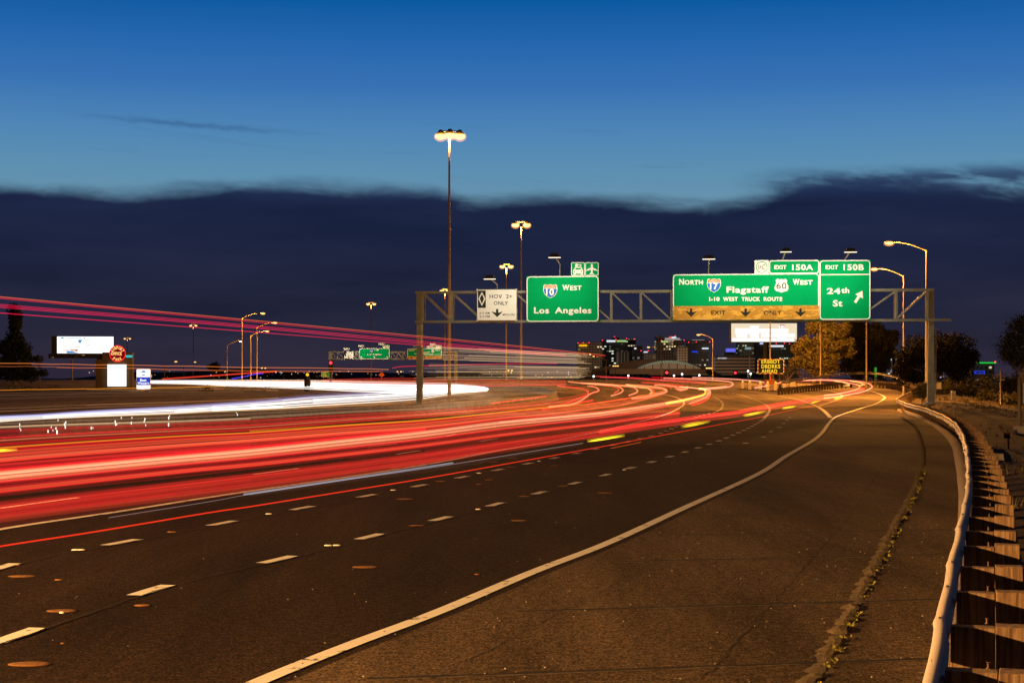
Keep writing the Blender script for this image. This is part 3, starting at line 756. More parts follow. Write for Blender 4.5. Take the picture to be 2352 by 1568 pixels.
def i_shield(PL, e, f, cx, cy, w, h, num, o_, nx, ny, nw, nh):
    mb = MB(); PL.poly(mb, shield(f, cx, cy, w, h), o_); s_ = mb.build('route_shield', MA['white'], e)
    mb = MB(); P = shield(f, cx, cy, w*.93, h*.93)
    top_ = [f(cx-.43*w, cy-.22*h), f(cx-.43*w, cy-.36*h)]+P[1:6]+[f(cx+.43*w, cy-.36*h), f(cx+.43*w, cy-.22*h)]
    PL.poly(mb, top_, o_+.006, 0)
    low = [f(cx-.43*w, cy-.185*h), f(cx+.43*w, cy-.185*h)]+[f(cx+x*w*.93, cy+y*h*.93) for x, y in ((.49, -.12), (.44, .12), (.30, .32), (.12, .44), (0, .50), (-.12, .44), (-.30, .32), (-.44, .12), (-.49, -.12))]
    PL.poly(mb, low, o_+.006, 1)
    PL.text(mb, 'INTERSTATE', *f(cx-.34*w, cy-.36*h), *f(cx+.34*w, cy-.24*h), o_+.012, .01, 2)
    PL.text(mb, num, *f(nx-nw/2, ny-nh/2), *f(nx+nw/2, ny+nh/2), o_+.012, .03, 2)
    q = mb.build('shield_face', [MA['signorange'], MA['signblue'], MA['white']], s_)
    s_['label'] = 'blue and orange interstate route shield'
# 10 West sign
b0 = Z1(997, 207); b1 = Z1(1560, 563)
e, o_ = new_sign(GP, (*b0, *b1), MA['green'], 'near green Los Angeles sign under two small symbol signs')
mb = MB()
GP.text(mb, 'W', *Z1(1277, 274), *Z1(1332, 318), o_, .035); GP.text(mb, 'EST', *Z1(1337, 281), *Z1(1428, 317), o_, .035)
GP.text(mb, 'Los', *Z1(1055, 450), *Z1(1172, 499), o_, .03); GP.text(mb, 'Angeles', *Z1(1219, 450), *Z1(1504, 512), o_, .03)
mb.build('lettering', MA['white'], e)
i_shield(GP, e, Z1, 1182, 325, 112, 108, '10', o_, 1180, 331, 62, 54)
# car rental and airport symbols
for kind, x0, x1, lab in (('car', 1345, 1452, 'small green sign with rental car and key symbol'), ('plane', 1454, 1560, 'small square green sign with white aeroplane symbol')):
    b0 = Z1(x0, 99); b1 = Z1(x1, 204)
    e, o_ = new_sign(GP, (*b0, *b1), MA['green'], lab+' on top of the near gantry sign', bw=.05, rad=.12)
    mb = MB()
    if kind == 'plane':
        half = [(1507, 107), (1514, 118), (1515, 140), (1552, 160), (1552, 167), (1515, 157), (1513, 180), (1524, 189), (1524, 195), (1507, 191)]
        P = half+[(2*1507-x, y) for x, y in reversed(half[1:-1])]
        GP.poly(mb, [Z1(x, y) for x, y in P], o_)
    else:
        GP.poly(mb, [Z1(x, y) for x, y in ((1362, 187), (1360, 163), (1366, 157), (1373, 140), (1378, 134), (1422, 134), (1428, 140), (1434, 157), (1440, 163), (1438, 187))], o_)
        GP.poly(mb, [Z1(x, y) for x, y in ((1365, 186), (1380, 186), (1380, 196), (1365, 196))], o_+.004); GP.poly(mb, [Z1(x, y) for x, y in ((1420, 186), (1435, 186), (1435, 196), (1420, 196))], o_+.004)
        GP.poly(mb, [Z1(1387+11*math.cos(t*.5236), 122+11*math.sin(t*.5236)) for t in range(12)], o_)
        GP.poly(mb, [Z1(x, y) for x, y in ((1396, 117), (1425, 117), (1425, 128), (1419, 128), (1419, 124), (1396, 124))], o_)
    mb.build('symbol', MA['white'], e)
    if kind == 'car':
        mb = MB()
        GP.poly(mb, [Z1(x, y) for x, y in ((1376, 156), (1381, 142), (1419, 142), (1424, 156))], o_+.006)
        for cx in (1373, 1427): GP.poly(mb, [Z1(cx+5*math.cos(t*.785), 170+5*math.sin(t*.785)) for t in range(8)], o_+.006)
        mb.build('symbol_detail', MA['green'], e)
# Flagstaff sign
b0 = Z2(240, 383); b1 = Z2(1764, 860)
e, o_ = new_sign(GP, (*b0, *b1), MA['green'], 'widest green Flagstaff sign with a worn yellow EXIT ONLY strip')
mb = MB(); a, b = Z2(243, 716), Z2(1761, 858); GP.panel(mb, *a, *b, o_, .006); mb.build('exit_only_strip', MA['yellow'], e)
mb = MB()
for x0, y0, x1, y1, s_ in ((305, 434, 357, 497, 'N'), (362, 447, 553, 497, 'ORTH'), (1490, 436, 1560, 498, 'W'), (1566, 448, 1697, 498, 'EST'), (800, 514, 1240, 601, 'Flagstaff'), (618, 624, 726, 667, 'I-10'), (762, 624, 917, 667, 'WEST'), (955, 624, 1150, 667, 'TRUCK'), (1187, 624, 1380, 667, 'ROUTE')):
    GP.text(mb, s_, *Z2(x0, y0), *Z2(x1, y1), o_, .035 if s_ != 'Flagstaff' else .028)
mb.build('lettering', MA['white'], e)
mb = MB(); GP.text(mb, 'EXIT', *Z2(640, 765), *Z2(787, 810), o_+.02, .02); GP.text(mb, 'ONLY', *Z2(1190, 765), *Z2(1372, 810), o_+.02, .02)
for cx in (430, 998, 1570): GP.poly(mb, arrow_down(Z2, cx, 744, 829, 124), o_+.02)
mb.build('lettering', MA['black'], e)
i_shield(GP, e, Z2, 668, 505, 148, 145, '17', o_, 668, 511, 84, 72)
mb = MB(); GP.poly(mb, us_shield(Z2, 1372, 506, 145, 142), o_); s_ = mb.build('route_shield', MA['white'], e); s_['label'] = 'white US route shield numbered 60'
mb = MB(); GP.text(mb, '60', *Z2(1318, 474), *Z2(1424, 540), o_+.008, .008); q = mb.build('lettering', MA['black'], s_)
# exit 150A tab, HC tab
b0 = Z2(1242, 240); b1 = Z2(1764, 382)
e, o_ = new_sign(GP, (*b0, *b1), MA['green'], 'green exit tab reading EXIT 150A on top of the widest near gantry sign', rad=.2)
mb = MB(); GP.text(mb, 'EXIT', *Z2(1297, 293), *Z2(1424, 336), o_, .035); GP.text(mb, '150A', *Z2(1482, 284), *Z2(1702, 346), o_, .03); mb.build('lettering', MA['white'], e)
b0 = Z2(1092, 241); b1 = Z2(1238, 382)
e, o_ = new_sign(GP, (*b0, *b1), MA['white'], 'square white sign with HC in a green ring beside the near EXIT 150A tab', bw=.03, rad=.1, border=False)
mb = MB(); C_ = 32; b_ = MB()
for rad_ in (60, 52):
    for k in range(C_): b_.v.append(tuple(GP.at(*Z2(1166+rad_*math.cos(k*2*math.pi/C_), 314+rad_*math.sin(k*2*math.pi/C_)), o_)))
for k in range(C_): b_.f.append((k, (k+1) % C_, C_+(k+1) % C_, C_+k)); b_.mi.append(0); b_.sm.append(False)
b_.build('ring', MA['green'], e); mb = MB(); GP.text(mb, 'HC', *Z2(1130, 287), *Z2(1203, 341), o_, .006); mb.build('lettering', MA['black'], e)
# 24th St
b0 = Z2(1768, 240); b1 = Z2(2298, 861)
e, o_ = new_sign(GP, (*b0, *b1), MA['green'], 'tall green exit sign reading EXIT 150B 24th St at the right of the near gantry')
mb = MB()
for x0, y0, x1, y1, s_ in ((1830, 293, 1962, 336, 'EXIT'), (2016, 283, 2230, 347, '150B'), (1845, 530, 1985, 594, '24'), (1995, 527, 2078, 584, 'th'), (1907, 655, 2007, 723, 'St')):
    GP.text(mb, s_, *Z2(x0, y0), *Z2(x1, y1), o_, .03)
GP.poly(mb, [Z2(x, y) for x, y in ((2125, 675), (2168, 608), (2138, 597), (2215, 558), (2219, 640), (2192, 625), (2150, 690))], o_)
a, b = Z2(1785, 385), Z2(2284, 396); GP.panel(mb, *a, *b, o_, .003)
mb.build('lettering', MA['white'], e)
# sign lights: each a hood on a bracket in front of and above its sign, with the lamp that lights the sign
def sign_light(f, cx, ytop, yglass, w, ybase, label, sign_box, watts, lit=True):
    u, v = f(cx, yglass); out = 4.4
    c = GP.at(u, v, out)
    e = empty('sign_light', c, label, 'sign light', 'lights over the near gantry signs')
    k = (GP.at(f(cx+w/2, yglass)[0], v, out)-GP.at(f(cx-w/2, yglass)[0], v, out)).length
    ht = (GP.at(u, f(cx, ytop)[1], out)-c).z
    mb = MB(); rows = []
    for a, h in ((1, 0.02), (.92, .07), (.62, ht*.55), (.58, ht)):
        rows.append([c+GP.d*k/2*a*sx+GP.n*.22*a*sy+Vector((0, 0, h)) for sx, sy in ((-1, 1), (1, 1), (1, -1), (-1, -1), (-1, 1))])
    mb.strip(rows, smooth=False); mb.quad(*rows[-1][:4]); mb.build('hood', MA['dark'], e)
    mb = MB(); mb.box(None, (k*.94, .36, .035), M=Matrix.Translation(c) @ Matrix.Rotation(math.atan2(GP.d.y, GP.d.x), 4, 'Z'))
    mb.build('lamp_glass_or_halo', MA['sign_lamp'] if lit else MA['white'], e)
    b = GP.at(u, f(cx, ybase)[1]+2, .2)
    mb = MB(); mb.tube([b, Vector((b.x, b.y, c.z-.15)), c+Vector((0, 0, .06))-GP.n*.1], .045, 6); mb.build('bracket', MA['steel'], e)
    if watts:
        u0, v0, u1, v1 = sign_box; tgt = GP.at((u0+u1)/2, v0*.0+v1*1.0, 0); src = GP.at((u0+u1)/2, v0-14, 3.4)
        src = GP.at(u, v, out)-Vector((0, 0, .06)); 
        ld = bpy.data.lights.new('sign_lamp_light', 'AREA'); ld.energy = watts*.062; ld.color = (1, .92, .72); ld.shape = 'RECTANGLE'; ld.size = .8*(GP.at(u1, v0, out)-GP.at(u0, v0, out)).length; ld.size_y = .3; ld.spread = R(150)
        lo = bpy.data.objects.new('sign_lamp_light', ld); COL.objects.link(lo); lo.parent = e
        lo.location = GP.at((u0+u1)/2, v, out)-e.location+Vector((0, 0, -.1))
        lo.rotation_euler = (tgt-(e.location+lo.location)).to_track_quat('-Z', 'Y').to_euler()
    return e
sign_light(Z1, 765, 226, 257, 92, 306, 'hooded sign light above the white carpool sign', (*Z1(607, 308), *Z1(922, 556)), 1300)
sign_light(Z1, 1255, 62, 95, 96, 207, 'hooded sign light above the Los Angeles sign', (*Z1(997, 207), *Z1(1560, 563)), 4600)
sign_light(Z2, 612, 235, 274, 136, 383, 'brightly glowing sign light above the left part of the Flagstaff sign', (*Z2(240, 383), *Z2(1000, 860)), 4200)
sign_light(Z2, 1387, 160, 202, 120, 240, 'hooded sign light above the EXIT 150A tab', (*Z2(1000, 240), *Z2(1764, 860)), 4200)
sign_light(Z2, 2037, 162, 204, 132, 240, 'hooded sign light above the 24th St sign', (*Z2(1768, 240), *Z2(2298, 861)), 4000)

# ------------------------------------------------------------------ second gantry far down the road
PR2 = ray(1060, 870, 243); PL2 = ray(758, 870, 250)
G2 = Plane((PR2.x, PR2.y, 0), PR2-PL2)
gan2 = empty('sign_gantry', Vector((PL2.x, PL2.y, ZR(248))), 'small distant truss gantry far down the road at left', 'gantry')
for vy in (638, 706):
    mb = MB(); mb.beam(G2.at(*Z7(1160, vy)), G2.at(*Z7(2420, vy)), .2, .26); mb.build('chord', MA['steel'], gan2)
xs2 = [1175, 1240, 1310, 1420, 1480, 1770, 1830, 1885, 1935, 2285, 2330, 2375, 2415]
for a, b in zip(xs2, xs2[1:]):
    mb = MB(); mb.beam(G2.at(*Z7(a, 638)), G2.at(*Z7(b, 706)), .14, .14); mb.build('diagonal_strut', MA['steel'], gan2)
    mb = MB(); mb.beam(G2.at(*Z7(b, 638)), G2.at(*Z7(b, 706)), .14, .14); mb.build('vertical_strut', MA['steel'], gan2)
for x in (1168, 2410):
    mb = MB(); t_ = G2.at(*Z7(x, 632)); mb.beam(t_, Vector((t_.x, t_.y, ZR(248)-.3)), .5, .5); mb.build('post', MA['steel'], gan2)
def far_sign(x0, y0, x1, y1, fm, label, **kw):
    return new_sign(G2, (*Z7(x0, y0), *Z7(x1, y1)), fm, label, bw=.09, rad=.3, **kw)
e, o_ = far_sign(1311, 628, 1410, 708, MA['white'], 'small white carpool sign on the distant gantry', bordermat=MA['black'])
mb = MB(); a, b = Z7(1316, 634), Z7(1335, 676); G2.panel(mb, *a, *b, o_, .004); G2.text(mb, 'HOV 2+', *Z7(1342, 641), *Z7(1400, 652), o_, .01); G2.text(mb, 'ONLY', *Z7(1352, 658), *Z7(1388, 669), o_, .01)
G2.poly(mb, arrow_down(Z7, 1360, 678, 698, 30), o_); mb.build('lettering', MA['black'], e)
e, o_ = far_sign(1463, 600, 1762, 709, MA['green'], 'distant green Los Angeles sign with three white arrows')
mb = MB(); G2.text(mb, 'WEST', *Z7(1612, 612), *Z7(1660, 626), o_, .03); G2.text(mb, 'Los', *Z7(1542, 653), *Z7(1582, 668), o_, .03); G2.text(mb, 'Angeles', *Z7(1594, 653), *Z7(1682, 672), o_, .03)
for cx in (1485, 1612, 1740): G2.poly(mb, [Z7(x, y) for x, y in ((cx-8, 694), (cx-10, 680), (cx+8, 682), (cx+3, 688), (cx+11, 702), (cx+4, 704), (cx-3, 690))], o_)
mb.build('lettering', MA['white'], e)
mb = MB(); G2.poly(mb, shield(Z7, 1586, 628, 30, 30), o_); mb.build('route_shield', MA['signblue'], e)
mb = MB(); G2.text(mb, '10', *Z7(1577, 622), *Z7(1595, 636), o_+.01, .03); mb.build('lettering', MA['white'], e)
for x0, x1, lab in ((1693, 1727, 'tiny green rental car sign above the distant Los Angeles sign'), (1729, 1763, 'tiny green aeroplane sign above the distant Los Angeles sign')):
    e, o_ = far_sign(x0, 568, x1, 600, MA['green'], lab); mb = MB(); cx = (x0+x1)/2
    if x0 == 1693: G2.poly(mb, [Z7(cx+x, y) for x, y in ((-11, 594), (-11, 584), (-6, 577), (6, 577), (11, 584), (11, 594))], o_)
    else: G2.poly(mb, [Z7(cx+x, y) for x, y in ((0, 572), (2, 582), (12, 588), (12, 590), (2, 588), (2, 593), (5, 596), (-5, 596), (-2, 593), (-2, 588), (-12, 590), (-12, 588), (-2, 582))], o_)
    mb.build('symbol', MA['white'], e)
e, o_ = far_sign(1938, 603, 2278, 710, MA['green'], 'distant green Flagstaff sign with yellow bottom strip')
mb = MB(); a, b = Z7(1940, 678), Z7(2276, 708); G2.panel(mb, *a, *b, o_, .006); mb.build('exit_only_strip', MA['yellow'], e)
mb = MB()
for s_, x0, y0, x1, y1 in (('NORTH', 1952, 615, 2010, 630), ('Flagstaff', 2066, 633, 2162, 652), ('WEST', 2214, 615, 2260, 630), ('WEST TRUCK ROUTE', 2066, 657, 2192, 668)): G2.text(mb, s_, *Z7(x0, y0), *Z7(x1, y1), o_, .03)
G2.poly(mb, us_shield(Z7, 2190, 630, 30, 30), o_); mb.build('lettering', MA['white'], e)
mb = MB(); G2.text(mb, 'ONLY', *Z7(2148, 688), *Z7(2190, 699), o_+.02, .02); G2.text(mb, '60', *Z7(2179, 623), *Z7(2201, 637), o_+.02, .01)
for cx in (1982, 2108, 2234): G2.poly(mb, [Z7(x, y) for x, y in ((cx-3, 704), (cx-3, 694), (cx-9, 694), (cx+2, 684), (cx+9, 693), (cx+3, 693), (cx+3, 704))], o_+.02)
mb.build('lettering', MA['black'], e)
e, o_ = far_sign(2160, 572, 2278, 602, MA['green'], 'distant green tab reading EXIT 150A')
mb = MB(); G2.text(mb, 'EXIT', *Z7(2172, 584), *Z7(2200, 594), o_, .03); G2.text(mb, '150A', *Z7(2212, 581), *Z7(2262, 595), o_, .03); mb.build('lettering', MA['white'], e)
e, o_ = far_sign(2133, 577, 2158, 602, MA['white'], 'distant small white HC sign', border=False)
mb = MB(); G2.text(mb, 'HC', *Z7(2138, 584), *Z7(2153, 595), o_, .0); mb.build('lettering', MA['black'], e)
for x, y in ((1365, 608), (1508, 580), (1710, 560), (2215, 562)):
    c = G2.at(*Z7(x, y), 1.4); e = empty('sign_light', c, 'small hooded light above a distant gantry sign', 'sign light', 'lights over the distant gantry signs')
    mb = MB(); mb.box(c, (.9, .5, .3)); mb.build('hood', MA['steel'], e)
    mb = MB(); b = G2.at(*Z7(x, y+30), .2); mb.tube([b, c], .05, 5); mb.build('bracket', MA['steel'], e)
    ld = bpy.data.lights.new('sign_lamp_light', 'SPOT'); ld.energy = 170; ld.color = (1, .92, .75); ld.spot_size = R(150); ld.shadow_soft_size = .3
    lo = bpy.data.objects.new('sign_lamp_light', ld); COL.objects.link(lo); lo.parent = e; lo.location = G2.n*1.5+Vector((0, 0, -.3))
    lo.rotation_euler = (Vector((0, .9, -1))).to_track_quat('-Z', 'Y').to_euler()

# ------------------------------------------------------------------ lamps
def ptlight(parent, off, watts, color=(1, .40, .065), rad=.25, spot=None):
    ld = bpy.data.lights.new('lamp_light', 'SPOT' if spot else 'POINT'); ld.energy = watts; ld.color = color; ld.shadow_soft_size = rad
    if spot: ld.spot_size = R(spot); ld.spot_blend = .5
    lo = bpy.data.objects.new('lamp_light', ld); COL.objects.link(lo); lo.parent = parent; lo.location = off; return lo
def street_lamp(u, Y, vtop, ulamp, vlamp, label, watts=0, group='curved arm street lamps', vbase=None, lampm='sodium', pr=.11):
    p = ray(u, vtop, Y); gz = ground_z(p.x, Y) if vbase is None else ray(u, vbase, Y).z
    e = empty('street_lamp', Vector((p.x, Y, gz)), label, 'street lamp', group)
    mb = MB(); mb.tube([(p.x, Y, gz-.3), (p.x, Y, (gz+p.z)/2), (p.x, Y, p.z)], [pr*1.25, pr, pr*.75], 8); mb.build('pole', MA['pole'], e)
    L = ray(ulamp, vlamp, Y); sgn = 1 if L.x > p.x else -1; w = abs(L.x-p.x)
    A = Vector((p.x, Y, p.z-.15)); B = L+Vector((-sgn*.3, 0, .08))
    pts = []
    for i in range(9):
        t = i/8; pts.append((A.x+(B.x-A.x)*t, Y, A.z+(B.z-A.z)*math.sin(t*math.pi/2)**.9))
    mb = MB(); mb.tube(pts, [.06-.025*i/8 for i in range(9)], 6); mb.build('arm', MA['pole'], e)
    mb = MB(); rows = []
    for t, ry, rz in ((-.42, .03, .03), (-.30, .14, .09), (.05, .18, .12), (.35, .13, .09), (.42, .04, .04)):
        rows.append([(L.x+t, Y+ry*math.cos(a), L.z+.05+max(0, rz*math.sin(a))) for a in [math.pi*2*k/10 for k in range(11)]])
    mb.strip(rows); mb.build('lamp_head', MA['dark'], e)
    mb = MB(); mb.ball((L.x, Y, L.z), .34, 12, sz=(1, .5, .42)); mb.build('lamp_bulb', MA[lampm], e)
    if lampm != 'white': mb = MB(); mb.ball((L.x, Y, L.z-.04), .44, 14, sz=(1, .6, .52)); mb.build('lamp_glass_or_halo', MA['amber_halo'], e)  # oversized amber shell, added as the bulb's halo
    if watts: ptlight(e, L-e.location+Vector((0, -.0, -.25)), watts)
    return e
street_lamp(2128.3, 125, 572, 2042, 558, 'tall curved arm street lamp just behind the right post of the near gantry', 26000)
street_lamp(2076, 172, 632, 2008, 618, 'second tall curved arm street lamp with its glowing head beside the 24th St sign', 52000)
street_lamp(1990.5, 214, 672, 1945, 662, 'street lamp pole standing before the dark tree with its head behind the 24th St sign', 22000)
street_lamp(1885, 248, 700, 1846, 690, 'street lamp pole standing before the orange lit tree under the Flagstaff sign', 40000)
street_lamp(1769, 262, 704, 1735, 694, 'street lamp pole standing in front of the warm lit billboard', 12000)
street_lamp(1637.5, 330, 777, 1604, 768.5, 'curved arm street lamp between the domed stadium and the striped hotel', 20000)
street_lamp(1520.5, 420, 804, 1489.5, 797, 'curved arm street lamp in front of the stadium arch', 3500)
street_lamp(1392.5, 520, 826, 1363.5, 818, 'curved arm street lamp left of the stadium dome', 2500, lampm='sodium_far')
street_lamp(555.5, 270, 729, 604, 719.5, 'tallest curved arm street lamp in the left group of four', 30000)
street_lamp(590, 300, 752, 632, 741, 'curved arm street lamp of the left group reaching furthest right', 22000)
street_lamp(576, 330, 770, 614, 760.5, 'curved arm street lamp of the left group with the lowest glowing head', 22000)
street_lamp(521.5, 330, 793, 552, 783, 'curved arm street lamp of the left group hidden partly by the tallest pole', 2500, lampm='white')
for u, Y, vt, ul, vl, lab in ((378, 420, 838, 404, 830, 'small distant street lamp right of the blue and white sign'),(422,520,838,448,831,'tiny distant street lamp with its head above the white trail'),(165.5,300,826,190,815,'plain street pole below the left billboard'),(91,300,830,120,820,'plain street pole right of the dark conifer')):
    street_lamp(u, Y, vt, ul, vl, lab, 0, 'distant street lamps at the left', lampm='sodium_far' if Y > 350 else 'white', pr=.14)
# the lamp behind the camera that lights the near pavement
ev = empty('street_lamp', Vector((-27.5, 4, 0)), 'street lamp standing outside the picture beside the carriageway', 'street lamp', 'curved arm street lamps')
mb = MB(); mb.tube([(-27.5, 4, 0), (-27.5, 4, 6.7)], [.15, .09], 8); mb.build('pole', MA['pole'], ev)
mb = MB(); mb.tube([(-27.5, 4, 6.6), (-26, 5, 7.1), (-24.3, 5.9, 7.2)], .05, 6); mb.build('arm', MA['pole'], ev)
mb = MB(); mb.ball((-24, 6, 7.2), .30, 12, sz=(1, .6, .4)); mb.build('lamp_glass_or_halo', MA['sodium'], ev)
KEY = ptlight(ev, (3.5, 2, 6.9), 112000, (1, .52, .17), rad=.15)

def mast(u, Y, vtop, vl, offs, label, watts, vbase=None, lampm='sodium', hood=True, pr=None):
    p = ray(u, vtop, Y); gz = ground_z(p.x, Y) if vbase is None else ray(u, vbase, Y).z
    e = empty('high_mast_lamp', Vector((p.x, Y, gz)), label, 'mast lamp', 'high mast lamps')
    r0 = pr or .12
    mb = MB(); mb.tube([(p.x, Y, gz-.3), (p.x, Y, (gz+p.z)/2), (p.x, Y, p.z)], [r0*1.5, r0*1.1, r0*.7], 10); mb.build('pole', MA['pole'], e)
    zl = ray(u, vl, Y).z; k = Y/F
    mb = MB(); mb.tube([(p.x+min(offs)*k, Y, zl+.45), (p.x+max(offs)*k, Y, zl+.45)], .08, 6); mb.build('crossarm', MA['dark'], e)
    for i, o in enumerate(offs):
        c = Vector((p.x+o*k, Y+(-.5 if i == 1 and len(offs) == 3 else 0), zl))
        mb = MB(); rows = []
        for a, h in ((.46, .14), (.40, .30), (.24, .40), (.16, .58), (.0, .59)): rows.append([c+Vector((math.cos(t)*a, math.sin(t)*a, h)) for t in [math.pi*2*q/10 for q in range(11)]])
        mb.strip(rows); mb.build('hood', MA['dark'], e)
        mb = MB(); mb.ball(c, .50, 12, sz=(1, 1, .62)); mb.build('lamp_bulb', MA[lampm], e)
        mb = MB(); mb.ball(c-Vector((0, 0, .05)), .62, 14, sz=(1, 1, .75)); mb.build('lamp_glass_or_halo', MA['amber_halo'], e)  # added halo shell round each mast bulb
    if watts: ptlight(e, Vector((0, -.6, zl-gz-.6)), watts, rad=.8)
    return e
mast(1032, 145, 320, 313, (-20, 2, 24), 'tallest high mast lamp with three glowing heads against the blue sky', 30000)
mast(1197, 214, 521, 517, (-13, 13), 'high mast lamp with two heads behind the Los Angeles sign', 26000)
mast(1163, 300, 615, 612, (-9, 10), 'high mast lamp rising above the white carpool sign', 26000)
mast(1022, 385, 670, 668, (-7, 7), 'high mast lamp beside the tallest mast above the gantry chord', 30000)
mast(852.5, 470, 700, 698, (-7, 7), 'high mast lamp above the distant Los Angeles sign', 9000)
mast(444, 640, 750, 747.5, (-6, 6), 'high mast lamp standing left of the group of four street lamps', 5000, lampm='sodium_far')
mast(292.5, 820, 780, 777.5, (-6, 6), 'high mast lamp standing behind the round red sign', 4000, lampm='sodium_far')
for u, Y, vt, o, lab in ((605.5, 1000, 845, (-4, 4), 'short far mast lamp low at the left over the white trail'), (1172, 900, 850, (-4, 4), 'far twin mast lamp shining through the pale truck streaks'), (917, 1000, 853, (-4, 4), 'far mast lamp under the distant gantry'), (1414, 900, 840, (-5, 0, 5), 'far mast lamp left of the stadium arch'),
                          (1628.5, 800, 845, (-5, 0, 5), 'far mast lamp between stadium and hotel'), (2033, 600, 840, (-3, 3), 'far mast lamp seen between the two right trees'), (2237, 700, 834, (-3, 4), 'far mast lamp beside the green lit building')):
    mast(u, Y, vt+2, vt, o, lab, 0, vbase=868, lampm='sodium_far')

# ------------------------------------------------------------------ median barrier
MED = [(-500,1020),(0,969),(400,951),(800,935.5),(1000,926),(1130,918),(1230,909),(1275,901),(1265,893),(1210,886),(1100,880)]
mb = MB(); rows = []
mw = [hit(u, v, .8) for u, v in crom(MED, 8)]
for i, p in enumerate(mw):
    t = (mw[min(i+1, len(mw)-1)]-mw[max(i-1, 0)]); t.z = 0; t.normalize(); n = Vector((t.y, -t.x, 0)); z = ZR(p.y)
    rows.append([Vector((p.x, p.y, z))+n*a+Vector((0, 0, h)) for a, h in ((-.30, -.02), (-.28, .08), (-.12, .30), (-.08, .80), (.08, .80), (.12, .30), (.28, .08), (.30, -.02))])
mb.strip(rows, smooth=False); tag(mb.build('median_barrier', MA['concrete']), 'low concrete barrier wall between the two carriageways', 'barrier')

# ------------------------------------------------------------------ light trails: glowing lines in the lanes, at lamp height
EM = {}
def em(rgb, st=1.0):
    """light added on top of whatever is behind it (each tube is crossed twice, so half the strength per wall)"""
    key = (tuple(rgb), st)
    if key not in EM:
        m = bpy.data.materials.new('trail_glow'); m.use_nodes = True; k = NT(m.node_tree)
        out = k.add('ShaderNodeOutputMaterial'); e = k.add('ShaderNodeEmission'); t = k.add('ShaderNodeBsdfTransparent'); ad = k.add('ShaderNodeAddShader')
        e.inputs[0].default_value = (*s2l(rgb), 1); e.inputs[1].default_value = st*.5
        k.link(e.outputs[0], ad.inputs[0]); k.link(t.outputs[0], ad.inputs[1]); k.link(ad.outputs[0], out.inputs[0])
        m.cycles.emission_sampling = 'NONE' if st < .5 else 'AUTO'
        EM[key] = m
    return EM[key]
RED = (224, 14, 32); DRED = (150, 14, 22); ORG = (226, 72, 44); PEACH = (242, 128, 88); PALE = (246, 178, 132); WASH = (176, 34, 26); WASH2 = (120, 30, 18); YEL = (252, 214, 40); AMB = (240, 140, 30)
def strand(mb, px, z, r, mi=0, far=420, n=5, jit=0, rr=None):
    P = [hit(u, v, z, far) for u, v in crom(px, n)]
    Q = [P[0]]
    for p in P[1:]:
        if (p-Q[-1]).length > .3: Q.append(p)
    if len(Q) < 2: return
    if jit: Q = [q+Vector((0, 0, rr.uniform(-jit, jit))) for q in Q]
    mb.tube(Q, r, 5, mi)
def band(st, pal, n, z, r, seed, part=.25, gain=1.0, soft=False, cut=None):
    """st: (u, vtop, vbottom) stations; strands spread between the edges; pal: [(t, rgb, strength)] across"""
    rr = random.Random(seed); mb = MB(); mats = []; idx = {}
    n = int(n*1.15)
    mid = st[len(st)//2]; p = hit(mid[0], (mid[1]+mid[2])/2, sum(z)/2)
    cover = n*(1-.5*part)*2*r*.7*F/p.y/max(.5, mid[2]-mid[1])
    for i in range(n):
        t = (i+.5)/n+rr.uniform(-.4, .4)/n
        if soft: t = min(1, max(0, .5+rr.gauss(0, .30)))
        c = min(pal, key=lambda q: abs(q[0]-t+rr.uniform(-.07, .07)))
        k_ = rr.choice((.12, .2, .35, .5, .8, 1.1, 1.7, 2.6))/.9/max(.8, cover)
        key = (c[1], round(c[2]*k_*gain, 2))
        if key not in idx: idx[key] = len(mats); mats.append(em(*key))
        px = [(u, a+(b-a)*t) for u, a, b in st]
        if rr.random() < part and len(px) > 4:                     # a car that left or entered half way
            k = rr.randint(2, len(px)-2)
            px = px[k:] if (rr.random() < .5 if cut is None else cut) else px[:k+1]
        if len(px) < 2: continue
        zz = z[0]+(z[1]-z[0])*rr.random()
        strand(mb, px, zz, r*rr.choice((.3, .45, .6, .9, 1.3))*rr.uniform(.8, 1.2), idx[key], n=4)
    return mb, mats
TRAILG = 'red tail lamp trails along the lanes'
def lane_trail(label, *bands):
    e = None
    out = MB(); mats = []
    for mb, ms in bands:
        b = len(out.v); out.v += mb.v; out.f += [tuple(i+b for i in f) for f in mb.f]; out.sm += mb.sm
        mp = []
        for m in ms:
            if m not in mats: mats.append(m)
            mp.append(mats.index(m))
        out.mi += [mp[i] for i in mb.mi]
    return stuff(out.build('light_trail', mats), label, 'light trail')
